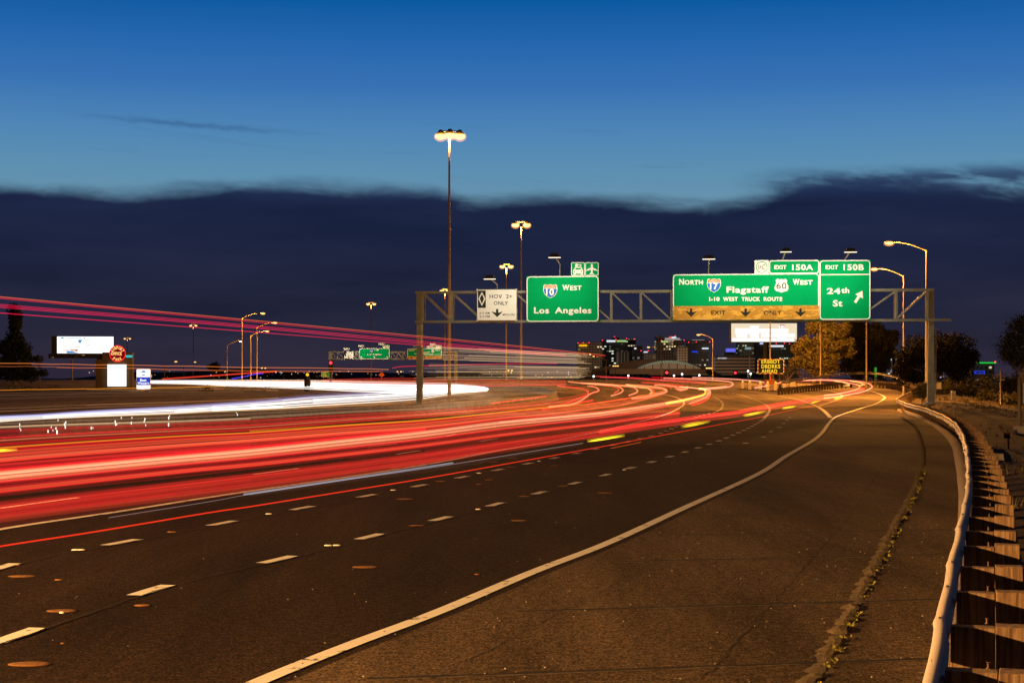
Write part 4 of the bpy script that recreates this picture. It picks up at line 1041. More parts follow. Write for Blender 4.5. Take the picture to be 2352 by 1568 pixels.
# far lane (carpool lane)
A_ST = [(-330,1012,1052),(0,985,1024),(402,970.5,998),(574,963,989),(804,949.5,970),(976,942,958),(1148,929,943),(1240,920,935),(1330,905,921),(1352,897,908),(1336,889.5,895),(1280,884,888)]
lane_trail('crimson and salmon light streaks filling the far carpool lane', band(A_ST, [(.1, DRED, 1), (.25, RED, 1), (.4, DRED, 1), (.5, RED, 1), (.7, PEACH, 1.1), (.8, ORG, 1), (.95, RED, 1)], 38, (.55, .95), .028, 1, gain=.66))
B_ST = [(-330,1058,1106),(0,1026,1062),(402,1000,1029),(574,992,1016),(804,975,997),(976,964,984),(1148,946,963),(1240,936,956),(1349,927,942),(1430,916,932),(1480,906,919),(1522,897,906),(1532,893,899),(1510,889,893),(1440,884,888),(1350,880,882)]
lane_trail('orange red light streaks in the second lane bending at the far curve', band(B_ST, [(.03, AMB, .8), (.15, RED, 1), (.3, ORG, 1), (.45, (214, 70, 44), 1), (.6, ORG, 1), (.7, (240,110,70), 1), (.85, ORG, 1), (.97, WASH, 1)], 46, (.5, 1.0), .03, 2, gain=.62))
C0 = [(-330,1093,1108),(0,1064,1079),(402,1032,1043),(574,1017,1029),(804,995,1004),(976,981,987)]
C_ST = [(-330,1110,1143),(0,1079,1110),(402,1043,1071),(574,1028,1055),(804,1004,1030),(976,986,1011),(1148,964,988),(1349,947,965),(1437,935,953),(1525,922.5,936),(1584,910,929),(1622,900.5,919),(1632,896,908),(1626,893,900),(1606,890.5,894),(1560,887,889)]
lane_trail('broad salmon and peach light streaks in the third lane', band(C_ST, [(.05, RED, 1), (.15, PEACH, 1.1), (.3, PALE, 1.15), (.42, (236,104,76), 1), (.52, PALE, 1.1), (.6, PEACH, 1), (.72, ORG, 1), (.8, PEACH, 1), (.9, RED, 1), (1, DRED, 1)], 58, (.5, 1.0), .03, 3, part=.12, gain=.66),
           band(C0, [(.2, WASH, .8), (.5, WASH2, 1), (.7, RED, .8), (.9, WASH, 1)], 26, (.4, .8), .028, 13, part=.1))
D_ST = [(-330,1152,1176),(0,1113,1134),(402,1074,1089),(574,1058,1073),(804,1034,1047),(976,1014,1027),(1148,991,1004),(1349,970,980),(1437,959.5,968),(1510,949,957.5),(1562,944,950.5)]
lane_trail('narrow red light streaks in the fourth lane ending under the Flagstaff sign', band(D_ST, [(.1, DRED, 1), (.3, RED, 1), (.5, (226,60,50), 1), (.65, ORG, 1), (.8, RED, 1), (.97, DRED, 1)], 30, (.5, .95), .026, 4, part=.1, gain=.7))
E_ST = [(-330,1198,1250),(0,1157,1197),(402,1108,1148),(574,1088,1126),(804,1062,1092),(976,1039,1066),(1148,1014,1036),(1378,986,1004),(1437,976,994),(1525,963.5,981),(1613,951,969),(1694,941.5,957.5),(1739,932,947.5),(1841,915,928.5),(1927,901,913.5),(1962,894,904),(1985,888,897)]
lane_trail('wide deep red light streaks beside the solid white lane line', band(E_ST, [(.02, ORG, 1), (.08, DRED, 1), (.2, (205,36,30), 1), (.35, (190,34,28), 1), (.5, (206,40,32), 1), (.62, RED, .9), (.7, WASH, 1), (.85, WASH2, 1.2), (.97, WASH2, .8)], 80, (.30, .85), .036, 5, part=.12, gain=.55), band([(900,1049,1078)]+E_ST[5:], [(.1, RED, 1), (.4, (226,40,40), 1), (.6, (232,70,60), 1), (.8, RED, 1), (.95, DRED, 1)], 30, (.5, .85), .045, 15, part=.92, gain=1.0, cut=True))
lane_trail('thin deep red haze of fine streaks filling all the lanes', band([(-330,1030,1262),(0,992,1212),(402,976,1156),(574,968,1132),(804,954,1098),(976,946,1071),(1148,932,1044),(1290,922,1020),(1378,930,1004),(1470,936,985),(1560,930,962)], [(.1, (150,16,24), 1), (.35, (190,26,30), 1), (.6, (170,24,24), 1), (.8, (200,34,28), 1), (.95, (120,26,16), 1)], 150, (.35, .9), .03, 71, part=.9, gain=.24))
# exit ramp: two tail lamp pairs sweeping through the bend
def one_trail(label, px, z, r, rgb, st=1.0, far=420, n=8, group=None, cat='light trail', name='light_trail', jit=0):
    mb = MB(); strand(mb, px, z, r, far=far, n=n, jit=jit, rr=random.Random(1)); return tag(mb.build(name, em(rgb, st)), label, cat, group)
q = Q6
RB = [q(1500,440),q(1700,418),q(1900,370),q(1975,337),q(1965,306),q(1850,276),q(1650,246),q(1400,236),q(1100,252),q(850,278)]
one_trail('inner red light trail sweeping left through the exit ramp bend', RB, .8, .10, RED, 1.0)
one_trail('thin pale core of the inner exit ramp light trail', [(u, v-.1) for u, v in RB], .87, .045, PALE, 1.3)
RO = [q(1500,478),q(1700,453),q(2000,395),q(2125,345),q(2143,312),q(2080,276),q(1950,250),q(1750,236),q(1500,229),q(1200,240),q(900,262)]
one_trail('outer red light trail sweeping left through the exit ramp bend', RO, .8, .10, RED, 1.0)
one_trail('thin pale core of the outer exit ramp light trail', RO, .87, .045, PALE, 1.3)
for P, lab in (([q(1640,246),q(1750,262),q(1820,285),q(1838,300),q(1790,312)], 'short hooked amber light trail on the inner side of the exit bend'), ([q(1850,246),q(1960,265),q(2030,285),q(2035,298),q(1985,304)], 'short hooked amber light trail on the outer side of the exit bend')):
    one_trail(lab, P, .85, .09, (250,180,90), 1.2)
# loops of the far lanes
q = Q5
for P, r, c, lab in (([q(-600,690),q(-200,640),q(60,480),q(150,450),q(175,425),q(120,385),q(0,365)], .07, PEACH, 'looping salmon trail nearest the pale truck streaks'),
                  ([q(-700,735),q(-400,660),q(0,498),q(140,462),q(185,430),q(150,395),q(60,372)], .06, RED, 'thin red trail round the first loop of the far lanes'),
                  ([q(375,518),q(500,480),q(555,440),q(530,400),q(430,360),q(240,345),q(0,330),q(-300,300)], .09, PEACH, 'bright hooked trail at the second loop of the far lanes'),
                  ([q(420,470),q(480,440),q(485,410),q(420,380),q(300,362),q(120,348)], .06, ORG, 'thin hooked orange trail inside the second loop'),
                  ([q(655,510),q(740,480),q(785,448),q(750,400),q(650,372),q(480,356),q(200,330),q(-100,318)], .09, PEACH, 'bright hooked trail at the third loop of the far lanes'),
                  ([q(985,485),q(1010,455),q(980,425),q(940,400),q(820,385),q(600,345)], .09, (250,160,90), 'short bright hook at the fourth loop of the far lanes'),
                  ([q(1030,480),q(1045,455),q(1020,425),q(960,400)], .08, ORG, 'thin orange hook beside the fourth loop'),
                  ([q(700,560),q(900,535),q(1100,490),q(1215,460),q(1235,440),q(1190,405),q(1090,385),q(900,365),q(620,345)], .10, PEACH, 'wide salmon trail round the fifth loop of the far lanes'),
                  ([q(850,310),q(1100,325),q(1500,360)], .08, RED, 'straight red trail on the upper far lane'),
                  ([q(1050,350),q(1200,352),q(1400,378)], .12, PEACH, 'wide salmon trail on the upper far lane'),
                  ([q(1200,365),q(1300,385),q(1310,405)], .07, RED, 'short red trail end on the upper far lane'),
                  ([q(1390,395),q(1480,400),q(1570,388)], .22, ORG, 'short broad orange trail stub on the upper far lane'),
                  ([q(1420,412),q(1470,425),q(1560,400)], .16, PEACH, 'short broad salmon trail stub on the upper far lane'),
                  ([q(0,650),q(400,590),q(780,530),q(860,508)], .05, RED, 'beaded red trail before the fifth loop'),
                  ([q(1240,635),q(1500,590),q(1750,525),q(1835,490),q(1845,440),q(1800,410),q(1750,400)], .09, YEL, 'golden trail round the largest loop'),
                  ([q(1640,662),q(1780,625),q(1890,555),q(1918,480),q(1880,440),q(1800,415)], .08, RED, 'red trail round the outside of the largest loop'),
                  ([q(1600,640),q(1800,570),q(1880,520),q(1890,470),q(1840,430)], .07, PEACH, 'salmon trail on the outside of the largest loop'),
                  ([q(1750,418),q(1900,408),q(2100,395),q(2240,370),q(2283,338),q(2240,305),q(2100,285),q(1900,270),q(1600,255),q(1200,242)], .11, (246,140,110), 'long hooked trail reaching furthest right on the main lanes'),
                  ([q(1790,405),q(2000,392),q(2180,375)], .12, PEACH, 'pale beaded trail below the longest hooked trail'),
                  ([q(1010,228),q(1300,240),q(1600,256)], .08, RED, 'red trail under the stadium wall'),
                  ([q(100,212),q(400,224),q(800,240),q(1200,270),q(1860,305)], .07, (226,60,60), 'long red trail at the far crest'),
                  ([q(200,228),q(700,248),q(1200,285),q(1860,325)], .06, (226,60,60), 'second long red trail at the far crest'),
                  ([q(1650,232),q(2000,245),q(2352,262),C8(800,935),C8(1060,955),C8(1220,985),C8(1280,1015),C8(1230,1050),C8(1040,1085)], .11, (246,150,120), 'hooked trail ending behind the striped panels'),
                  ([q(-1500,640),q(-900,560),q(-650,525)], .06, RED, 'short faint red trail left of the first loop'),
                  ([q(-240,645),q(80,590)], .09, RED, 'short red dash below the first loop')):
    one_trail(lab, P, .78, r, c, 1.0, far=330)
# amber indicator flashes along the near lane
for i, (a, b, lab) in enumerate((( Q5(-30,1240), Q5(545,1150), 'longest yellow turn signal flash nearest the viewer'), (Q5(1460,998), Q5(1900,920), 'second yellow turn signal flash'), (Q6(400,711), Q6(700,655), 'third yellow turn signal flash'), (Q6(930,616), Q6(1120,585), 'fourth yellow turn signal flash'), (Q6(1315,541), Q6(1445,518), 'fifth yellow turn signal flash'), (Q6(1620,486), Q6(1735,469), 'farthest yellow turn signal flash'), (S0(-200,545), S0(170,516), 'yellow turn signal flash at the left edge'))):
    A, B = hit(*a, 1.0), hit(*b, 1.0); mb = MB(); rr = random.Random(i); D = B-A
    for j in range(9):
        t0, t1 = rr.uniform(0, .16), rr.uniform(.6, 1.12); o_ = Vector((0, 0, rr.uniform(-.045, .045)*(1 if a[0] < 1500 else 1.3)))
        mb.tube([A+D*lin(t0, t1, q/4)+o_ for q in range(5)], [.006, .014, .015, .013, .004], 5)
    tag(mb.build('turn_signal_flash', em(YEL, .5)), lab, 'light trail')
one_trail('single thin red light trail running between the dotted lines', [(-330,1310),(0,1253.8),(201,1223),(477,1177),(574,1162.8),(804,1125.8),(976,1098),(1178,1062),(1378,1026),(1500,1003),(1694,967),(1739,959),(1807,943.7),(1927,918),(1995,901)], .35, .012, (236,44,20), 1.0)
one_trail('short thin orange trail beside the thin red trail', [Q5(370,1340),Q5(840,1245)], .3, .012, (200,80,20), .8)
# cool white streak under the solid line
lane_trail('pale blue white streak along the near side of the solid lane line', band([(250,1187,1193),(480,1150,1158),(574,1133,1141),(804,1098,1108),(976,1073,1085),(1148,1046,1055),(1339,1016,1021)], [(.1, (120,100,100), .8), (.4, (84,64,58), .8), (.8, (60,44,36), .8)], 9, (.12, .22), .016, 9, part=.8, cut=True, gain=.6),
           band([(560,1133,1136),(700,1112,1115),(804,1096.5,1099.5),(900,1082.5,1085),(976,1071,1073.5),(1040,1061.5,1063)], [(.2, (235,242,250), 1), (.6, (190,205,230), 1)], 3, (.25, .3), .03, 10, part=0))
# marker lights of a tall truck, about four metres up
TL = []
for i, (a, b, c, d, col, z, lab) in enumerate((((0,681.5),(517,729.5),(1033,778.5),(1390,815.5),(236,96,40),3.95,'uppermost orange light line high across the left sky'),((0,685),(517,733),(1033,782),(1390,818),(210,16,40),3.9,'crimson light line just under the uppermost orange line'),
    ((0,699),(517,741.7),(1033,789),(1300,814),(196,10,56),3.75,'upper line of the close crimson triple across the sky'),((0,702.6),(517,745),(1033,792),(1300,816),(206,12,60),3.7,'middle line of the close crimson triple across the sky'),((0,706),(517,747.5),(1033,795),(1300,818),(190,10,56),3.65,'lower line of the close crimson triple across the sky'),((0,718.6),(517,757),(1033,798),(1250,814),(214,12,60),3.45,'lowest single crimson light line across the sky'))):
    P = []
    d0 = (b[1]-a[1])/517
    P = [(-300, a[1]-d0*300), a, b, c, d]
    Y0 = 24; W_ = []
    for u, v in crom(P, 8):
        # the truck drives along the lane: depth grows steadily along its path
        s_ = (HV-v)/F; Y = (z-EYE)/s_
        W_.append(ray(u, v, min(Y, 130)))
    mb = MB(); mb.tube(W_, [.0042+.000085*p.y for p in W_], 5); tag(mb.build('light_trail', em(col, 1.0)), lab, 'light trail')
# amber marker lines further left
for i, (P, z, r, c, lab) in enumerate((([(-200,832),(0,834),(250,838),(517,842.5),(893,848)], 2.9, .03, (206,110,44), 'upper wavering amber line over the left roadside'),
                   ([(-200,839),(0,840.5),(250,845),(517,850),(880,852)], 2.8, .02, (170,84,34), 'second wavering amber line over the left roadside'),
                   ([(130,844.5),(320,846),(517,852),(870,853)], 2.75, .018, (190,90,36), 'third short amber line over the left roadside'),
                   ([(-200,898),(0,895.5),(250,892),(400,889.5),(517,887)], 1.2, .04, (214,130,20), 'bright golden line below the left signs'),
                   ([(14,903),(250,899),(517,893)], 1.1, .025, (180,90,34), 'faint amber line below the golden line'),
                   ([(-100,914),(0,912.5),(200,906),(352,902)], 1.0, .025, (196,110,24), 'lowest amber line of the left roadside'))):
    W_ = [ray(u, v, 120+20*i if z < 2 else 130) for u, v in crom(P, 8)]; rr = random.Random(i)
    W_ = [p+Vector((0, 0, rr.uniform(-.03, .03))) for p in W_]
    mb = MB(); mb.tube(W_, r, 5); tag(mb.build('light_trail', em(c, 1.0)), lab, 'light trail')
for P, c, r, lab in (([Z7(190,902),Z7(300,884),Z7(420,856),Z7(505,848)], (80,60,220), .10, 'short violet blue light trail at the left crest'), ([Z7(-500,905),Z7(0,872),Z7(280,852),Z7(640,829)], (226,60,40), .11, 'short red light trail above the violet one'), ([Z7(1780,797),Z7(1900,780),Z7(2352,768),Q4(0,20),Q4(900,12)], (200,20,40), .07, 'red light trail under the distant gantry')):
    W_ = [ray(u, v, 260) for u, v in crom(P, 6)]; mb = MB(); mb.tube(W_, r, 5); tag(mb.build('light_trail', em(c, 1.0)), lab, 'light trail')
# faint red wash of far traffic behind the truck streaks
lane_trail('faint red light streaks of far traffic at the left crest', band([(740,872,882),(900,868,884),(1000,870,886),(1130,872,888),(1300,874,884)], [(.3, (130,24,24), .8), (.7, (170,36,30), .8)], 16, (.7, 1.0), .05, 21))
# oncoming headlights: a white river that bends round
H_ST = [(-330,972,981),(0,958,967),(100,953.5,962),(200,946.5,956),(402,935.5,949),(488,929.5,944),(574,923,940.5),(650,915,938),(720,908,934),(836,901,927),(952,893,919),(1036,890,906),(1083,889,901),(1114,890,897),(1120,892.5,894.5)]
H2_ST = [(345,875,878.5),(440,874.3,880.5),(517,874,885),(604,874,888),(720,874.5,893),(836,877,899),(952,879,902),(1036,881,899),(1083,885.5,897),(1114,890,896.5),(1120,892.5,894.5)]
WH = [(.1, (255,255,255), 2.2), (.5, (250,252,255), 3.2), (.9, (255,250,240), 2.4)]
lane_trail('brilliant white oncoming headlight streaks bending round the far curve', band(H_ST, WH+[(.0, (150,150,230), 1.2), (1.0, (250,210,150), 1.2)], 70, (.5, .9), .04, 31, part=.8, soft=True, cut=True, gain=.26), band(H2_ST, WH, 56, (.55, .9), .06, 32, part=.3, soft=True, cut=True, gain=.4))
lane_trail('thin uneven white streaks along the edges of the oncoming headlight river', band([(u, a-4, b+5) for u, a, b in H_ST], [(.1, (150,150,200), .8), (.5, (250,240,230), 1), (.9, (230,190,140), .8)], 34, (.4, 1.0), .03, 33, part=.85, gain=.35), band([(u, a-2.5, b+2.5) for u, a, b in H2_ST[:-1]], [(.5, (250,240,230), 1)], 16, (.4, 1.0), .04, 34, part=.8, gain=.35))
lane_trail('faint tan streaks low over the infield', band([(-100,896,946),(0,893,945),(200,890,936),(420,889,928),(560,890,922),(640,893,916)], [(.1, (70,44,22), 1), (.4, (40,26,15), 1), (.7, (64,42,24), 1), (.9, (90,62,40), 1)], 26, (.5, .9), .03, 61, part=.7, gain=1.0))
# brown ghost lines of passing vehicles over the median
lane_trail('dim brown grey streaks of passing vehicles along the median', band([(-330,985,1005),(0,966,982),(402,950,969),(574,941,962),(804,930,948),(976,922,941),(1148,905,928)], [(.2, (96,72,50), .8), (.5, (60,44,34), .8), (.8, (150,120,90), .8)], 20, (.8, 1.6), .02, 41, part=.5))
def ghost():
    rr = random.Random(5); mb = MB()
    cols = [em(c, 1.0) for c in ((196,158,112), (150,116,78), (112,84,56), (226,190,140))]
    for i in range(95):
        t = i/94; ur = 1346+rr.uniform(-22, 14); ul = rr.choice((958, 985, 1010, 1060, 1110, 1180))+rr.uniform(-20, 20)
        vr = lin(812, 868, t); vl = lin(792, 872, t)
        if .42 < t < .54 and rr.random() < .8: continue
        vm = lambda u: lin(vl, vr, (u-960)/(1346-960))+rr.uniform(-.2, .2)
        Y = 118+rr.uniform(-1.2, 1.2)
        P = [ray(lin(ul, ur, k/8), vm(lin(ul, ur, k/8)), Y+8*k/8) for k in range(9)]
        mb.tube(P, rr.uniform(.004, .011), 4, rr.choice((0, 0, 1, 2, 2, 3, 3)))
    for i in range(70):
        t = i/69; ur = lin(1300, 1240, t)+rr.uniform(-120, 40); ul = 960+rr.uniform(0, 130)
        v0 = lin(878, 932, t); v1 = lin(876, 912, t)
        Y = 112+rr.uniform(-1, 1)
        P = [ray(lin(ul, ur, k/8), lin(v0, v1, (lin(ul, ur, k/8)-960)/380)+rr.uniform(-.15, .15), Y+8*k/8) for k in range(9)]
        mb.tube(P, rr.uniform(.003, .008), 4, rr.choice((1, 2, 2, 2, 0)))
    return stuff(mb.build('light_trail', cols), 'hundreds of thin pale tan streaks left by a tall truck beside the left gantry post', 'light trail')
ghost()
lane_trail('thin amber line along the second lane', band([(574,989,990.2),(804,973.5,975),(976,962,964),(1148,945.5,947.5),(1240,935.5,937),(1335,925.5,926.5)], [(.5, (214,130,20), .9)], 3, (.7, .8), .03, 44, part=0))
# glints of headlights on the median barrier top
rr = random.Random(12)
for i in range(30):
    u = rr.choice((20, 45, 70, 68, 110, 118, 125, 130, 150, 210, 212, 262, 268, 275, 300, 333, 390, 437, 500, 546, 640))+rr.uniform(-4, 4); v = lerp_tab([(0, 985), (200, 975), (400, 962), (650, 940)], u)+rr.uniform(-14, 14)
    p = hit(u, v, 1.0); mb = MB(); mb.ball(p, rr.uniform(.010, .026), 6, sz=(1, 1, 3.2))
    tag(mb.build('headlight_glint', MA['white_glint'] if 'white_glint' in MA else MA.setdefault('white_glint', emis('glint', (1, .95, .85), 1.5, lin=True, sample=False))), 'tiny white headlight glint above the median barrier at the left', 'glint', 'headlight glints over the median')

# ------------------------------------------------------------------ downtown skyline
def tower_mat(name, wall, win, frac, cw, ch, glow=1.0, fx=.62, fz=.5, seed=0):
    m = bpy.data.materials.new(name); m.use_nodes = True; k = NT(m.node_tree)
    out = k.add('ShaderNodeOutputMaterial'); p = k.add('ShaderNodeBsdfPrincipled'); k.link(p.outputs[0], out.inputs[0])
    tc = k.add('ShaderNodeTexCoord'); sp = k.add('ShaderNodeSeparateXYZ'); k.link(tc.outputs['Object'], sp.inputs[0])
    hx = k.m('ADD', sp.outputs[0], k.m('MULTIPLY', sp.outputs[1], .83))
    gx = k.m('DIVIDE', hx, cw); gz = k.m('DIVIDE', sp.outputs[2], ch)
    cx = k.m('FLOOR', gx); cz = k.m('FLOOR', gz); lx = k.m('FRACT', gx); lz = k.m('FRACT', gz)
    inside = k.m('MULTIPLY', k.m('LESS_THAN', lx, fx), k.m('LESS_THAN', lz, fz))
    cb = k.add('ShaderNodeCombineXYZ'); k.link(cx, cb.inputs[0]); k.link(cz, cb.inputs[1]); cb.inputs[2].default_value = seed
    wn = k.add('ShaderNodeTexWhiteNoise'); wn.noise_dimensions = '3D'; k.link(cb.outputs[0], wn.inputs[0])
    cb2 = k.add('ShaderNodeCombineXYZ'); k.link(k.m('FLOOR', k.m('DIVIDE', cx, 5.0)), cb2.inputs[0]); k.link(cz, cb2.inputs[1]); cb2.inputs[2].default_value = seed+9
    wn2 = k.add('ShaderNodeTexWhiteNoise'); wn2.noise_dimensions = '3D'; k.link(cb2.outputs[0], wn2.inputs[0])
    on = k.m('MULTIPLY', k.m('LESS_THAN', wn.outputs[0], .62), k.m('LESS_THAN', wn2.outputs[0], frac))
    on = k.m('MAXIMUM', on, k.m('LESS_THAN', wn.outputs[0], frac*.12))
    k.link(k.mix(inside, wall, (.012, .013, .016)), p.inputs['Base Color']); p.inputs['Roughness'].default_value = .6
    tint = k.mix(wn2.outputs[0], win, (1.0, .95, .85)); k.link(tint, p.inputs['Emission Color'])
    k.link(k.m('MULTIPLY', k.m('MULTIPLY', on, inside), k.m('MULTIPLY', wn.outputs[0], glow*2.6)), p.inputs['Emission Strength'])
    m.cycles.emission_sampling = 'NONE'; return m
TM = [tower_mat('tower_tan', (.30, .23, .16), (1, .75, .35), .16, 4.5, 4.2, .75, seed=1), tower_mat('tower_glass', (.07, .075, .09), (.85, .95, .7), .34, 4.2, 4.2, .8, .8, .4, seed=2),
      tower_mat('tower_dark', (.09, .07, .065), (1, .72, .4), .12, 4.6, 4.2, .7, seed=3), tower_mat('tower_grid', (.32, .24, .17), (1, .75, .35), .18, 4.5, 4.4, .8, .6, .55, seed=4),
      tower_mat('tower_blue', (.08, .08, .085), (1, .85, .6), .25, 4.2, 4.2, .75, seed=5), tower_mat('hotel_bands', (.42, .29, .19), (1, .7, .4), .02, 60, 4.6, .5, .97, .45, seed=6),
      tower_mat('tower_green', (.09, .11, .095), (.8, .95, .55), .25, 4.2, 4.2, .6, seed=7)]
def px_box(mb, u0, u1, v0, v1, Y, depth, mi=0):
    a = ray(u0, v0, Y); b = ray(u1, v1, Y); mb.box(((a.x+b.x)/2, Y+depth/2, (a.z+b.z)/2), (abs(b.x-a.x), depth, abs(a.z-b.z)), mi=mi)
def tower(label, u0, u1, vt, Y, wm, depth=40, steps=(), signs=(), beacons=(), group='downtown buildings', vb=872, roofm=None, name='office_building'):
    c = ray((u0+u1)/2, vb, Y); e = empty(name, c, label, 'building', group)
    mb = MB(); px_box(mb, u0, u1, vt, vb, Y, depth); mb.build('wall', wm, e)
    mb = MB(); px_box(mb, u0-.6, u1+.6, vt-1.1, vt, Y-1, depth+2); mb.build('roof', roofm or MA['dark'], e)
    for a, b, t, base, m_ in steps:
        mb = MB(); px_box(mb, a, b, t, base, Y+3, depth-8); mb.build('upper_storey', m_ or wm, e)
    for a, b, t, bb, m_ in signs:
        mb = MB(); px_box(mb, a, b, t, bb, Y-3, 2); mb.build('rooftop_sign', m_, e)
    for u, v in beacons:
        p = ray(u, v, Y-2); q_ = ray(u, v+9, Y-2); mb = MB(); mb.tube([q_, p], .25, 4, 1); mb.ball(p, .85, 8); mb.build('beacon', [MA['red_lamp'], MA['dark']], e)
    return e
def c7(x, y): return C7(x, y)
def sg(f, x0, y0, x1, y1, m_): a, b = f(x0, y0), f(x1, y1); return (a[0], b[0], a[1], b[1], m_)
SY = emis('sign_yellow', (255, 190, 20), 1.0, sample=False); SW = emis('sign_glow_white', (235, 240, 250), 1.0, sample=False); SG = emis('sign_glow_green', (170, 200, 120), 1.0, sample=False)
SR = emis('sign_glow_red', (250, 90, 90), 1.0, sample=False); SB = emis('sign_glow_violet', (104, 104, 235), 1.0, sample=False); SGRAY = emis('crown_glow', (150, 145, 140), 1.0, sample=False); SBL = emis('sign_glow_blue', (40, 70, 240), 1.0, sample=False)
def px_rect(f, x0, y0, x1): a = f(x0, y0); b = f(x1, y0); return a[0], b[0], a[1]
u0, u1, vt = px_rect(C7, 235, 195, 622)
tower('tan office block with a long yellow sign near its roof', u0, u1, vt, 2600, TM[0], signs=[sg(C7, 262, 226, 385, 255, SY)], beacons=[C7(240, 202), C7(325, 199), C7(416, 196)])
u0, u1, vt = px_rect(C7, 622, 160, 1022)
tower('dark glass tower with two white lit signs on its top', u0, u1, vt, 2750, TM[1], steps=[(*[C7(790, 0)[0], C7(890, 0)[0]], C7(0, 118)[1], vt, MA['dark'])], signs=[sg(C7, 694, 157, 830, 186, SW), sg(C7, 850, 157, 1000, 184, SG)], beacons=[C7(626, 160), C7(815, 106), C7(838, 145), C7(1005, 132)])
u0, u1, vt = px_rect(C7, 1026, 140, 1152)
tower('narrow dark tower standing right of the glass tower', u0, u1, vt, 2900, TM[2], beacons=[C7(1136, 140)])
u0, u1, vt = px_rect(C7, 1128, 250, 1252)
tower('low tower with bright pinkish windows left of the stadium ridge', u0, u1, vt, 2500, tower_mat('tower_bright', (.05, .045, .045), (1, .8, .9), .5, 5, 5, 1.0, seed=8), beacons=[C7(1234, 323)])
u0, u1, vt = px_rect(C7, 870, 335, 1050)
tower('grey concrete slab block in front of the glass tower', u0, u1, vt, 2450, tower_mat('slab_grey', (.16, .14, .14), (1, .8, .6), .03, 5, 300, .6, .7, .98, seed=12))
u0, u1, vt = px_rect(C7, 1472, 94, 1905)
tower('tall tan tower with a white glowing stepped crown', u0, u1, C7(0, 165)[1], 2700, TM[3], steps=[(C7(1472, 0)[0], C7(1605, 0)[0], C7(0, 94)[1], C7(0, 165)[1], None), (C7(1600, 0)[0], C7(1865, 0)[0], C7(0, 145)[1], C7(0, 165)[1], SGRAY), (C7(1622, 0)[0], C7(1838, 0)[0], C7(0, 121)[1], C7(0, 143)[1], SGRAY)],
      signs=[sg(C7, 1672, 100, 1712, 124, SR), sg(C7, 1712, 103, 1783, 126, SW), sg(C7, 1553, 170, 1660, 192, SG)], beacons=[C7(1766, 90), C7(1550, 162), C7(1740, 158), C7(1905, 158)])
u0, u1, vt = px_rect(C7, 1790, 265, 1968)
tower('lower grid fronted wing right of the crowned tower', u0, u1, vt, 2600, TM[3])
u0, u1, vt = px_rect(C7, 1978, 165, 2298)
tower('dark tower with blue and white lit floors right of the crowned tower', u0, u1, vt, 2650, TM[4], steps=[(C7(2050, 0)[0], C7(2225, 0)[0], C7(0, 150)[1], vt, SGRAY)], signs=[sg(C7, 2190, 276, 2290, 296, SW), sg(C7, 2032, 328, 2112, 346, SBL)], beacons=[C7(1980, 188), C7(2098, 184), C7(2310, 185)])
u0, u1, vt = px_rect(C7, 1275, 370, 1470)
tower('low dark block between the bright tower and the crowned tower', u0, u1, vt, 2600, TM[2], signs=[sg(C7, 1275, 334, 1335, 352, SW)], beacons=[C7(1345, 323)])
hy = tower('wide tan hotel with dark horizontal window bands', *(C8(285, 0)[0], C8(1032, 0)[0], C8(0, 492)[1]), 2200, TM[5], steps=[(C8(545, 0)[0], C8(640, 0)[0], C8(0, 450)[1], C8(0, 492)[1], MA['concrete']), (C8(460, 0)[0], C8(705, 0)[0], C8(0, 436)[1], C8(0, 470)[1], MA['dark'])])
HP = Plane((0, 2195, 0), (1, 0, 0)); mb = MB(); HP.text(mb, 'HYATT REGENCY', *C8(330, 517), *C8(500, 540), 3, .03); mb.build('lettering', SW, hy)
u0, u1, vt = px_rect(C8, 740, 232, 1012)
tower('dark green glass tower left under the warm billboard', u0, u1, vt, 2700, TM[6], signs=[sg(C8, 850, 322, 965, 362, emis('sign_glow_grey', (130, 150, 150), 1.0, sample=False))])
u0, u1, vt = px_rect(C8, 1010, 210, 1270)
tower('dark tower with a small blue white sign under the warm billboard', u0, u1, vt, 2800, TM[2], signs=[sg(C8, 1128, 234, 1285, 266, emis('sign_glow_bluewhite', (190, 200, 255), 1.0, sample=False))])
u0, u1, vt = px_rect(C8, 1272, 245, 1860)
tower('wide dark tower with scattered yellow windows beside the orange tree', u0, u1, vt, 2750, TM[6], signs=[sg(C8, 1336, 284, 1574, 316, SW)], beacons=[C8(1435, 252), C8(1590, 247), C8(1685, 256), C8(1836, 248)])
u0, u1, vt = px_rect(C8, 455, 440, 700)
tower('slim tower carrying a violet blue lit box sign', C8(520, 0)[0], C8(640, 0)[0], C8(0, 425)[1], 2900, TM[2], signs=[sg(C8, 488, 344, 668, 410, SB)])
# building with green and blue lights at the right
e = tower('distant building outlined with green and blue lights at the right', 2232, 2284, 836, 1500, TM[4], depth=30, signs=[(2242, 2288, 831.5, 834.5, emis('green_leds', (30, 200, 60), 1.0, sample=False))], beacons=[(2247, 831), (2286, 831)])
mb = MB()
for a, b, c, d in ((2239, 2262, 851.5, 853), (2239, 2240.5, 851.5, 858), (2239, 2262, 856.5, 858), (2260.5, 2262, 851.5, 858)): px_box(mb, a, b, c, d, 1490, 1)
mb.build('neon_outline', SBL, e)
tower('dim tower with rows of lit windows seen through the right trees', 2050, 2078, 812, 1900, TM[1], depth=30)
tower('dim pale block seen between the right trees', 2004, 2036, 850, 1500, TM[4], depth=30)
for i, (a, b, t, m_) in enumerate(((1640, 1700, 862, 2), (1700, 1790, 860, 2), (1490, 1640, 862.5, 2), (1395, 1490, 860, 0), (640, 760, 861, 2), (280, 330, 858, 2), (900, 960, 862, 0), (1000, 1100, 860, 2))):
    tower('low dark roof line of a distant shed on the horizon', a, b, t, 1100+40*i, TM[m_], depth=30, vb=872, group='low sheds on the horizon', name='warehouse')
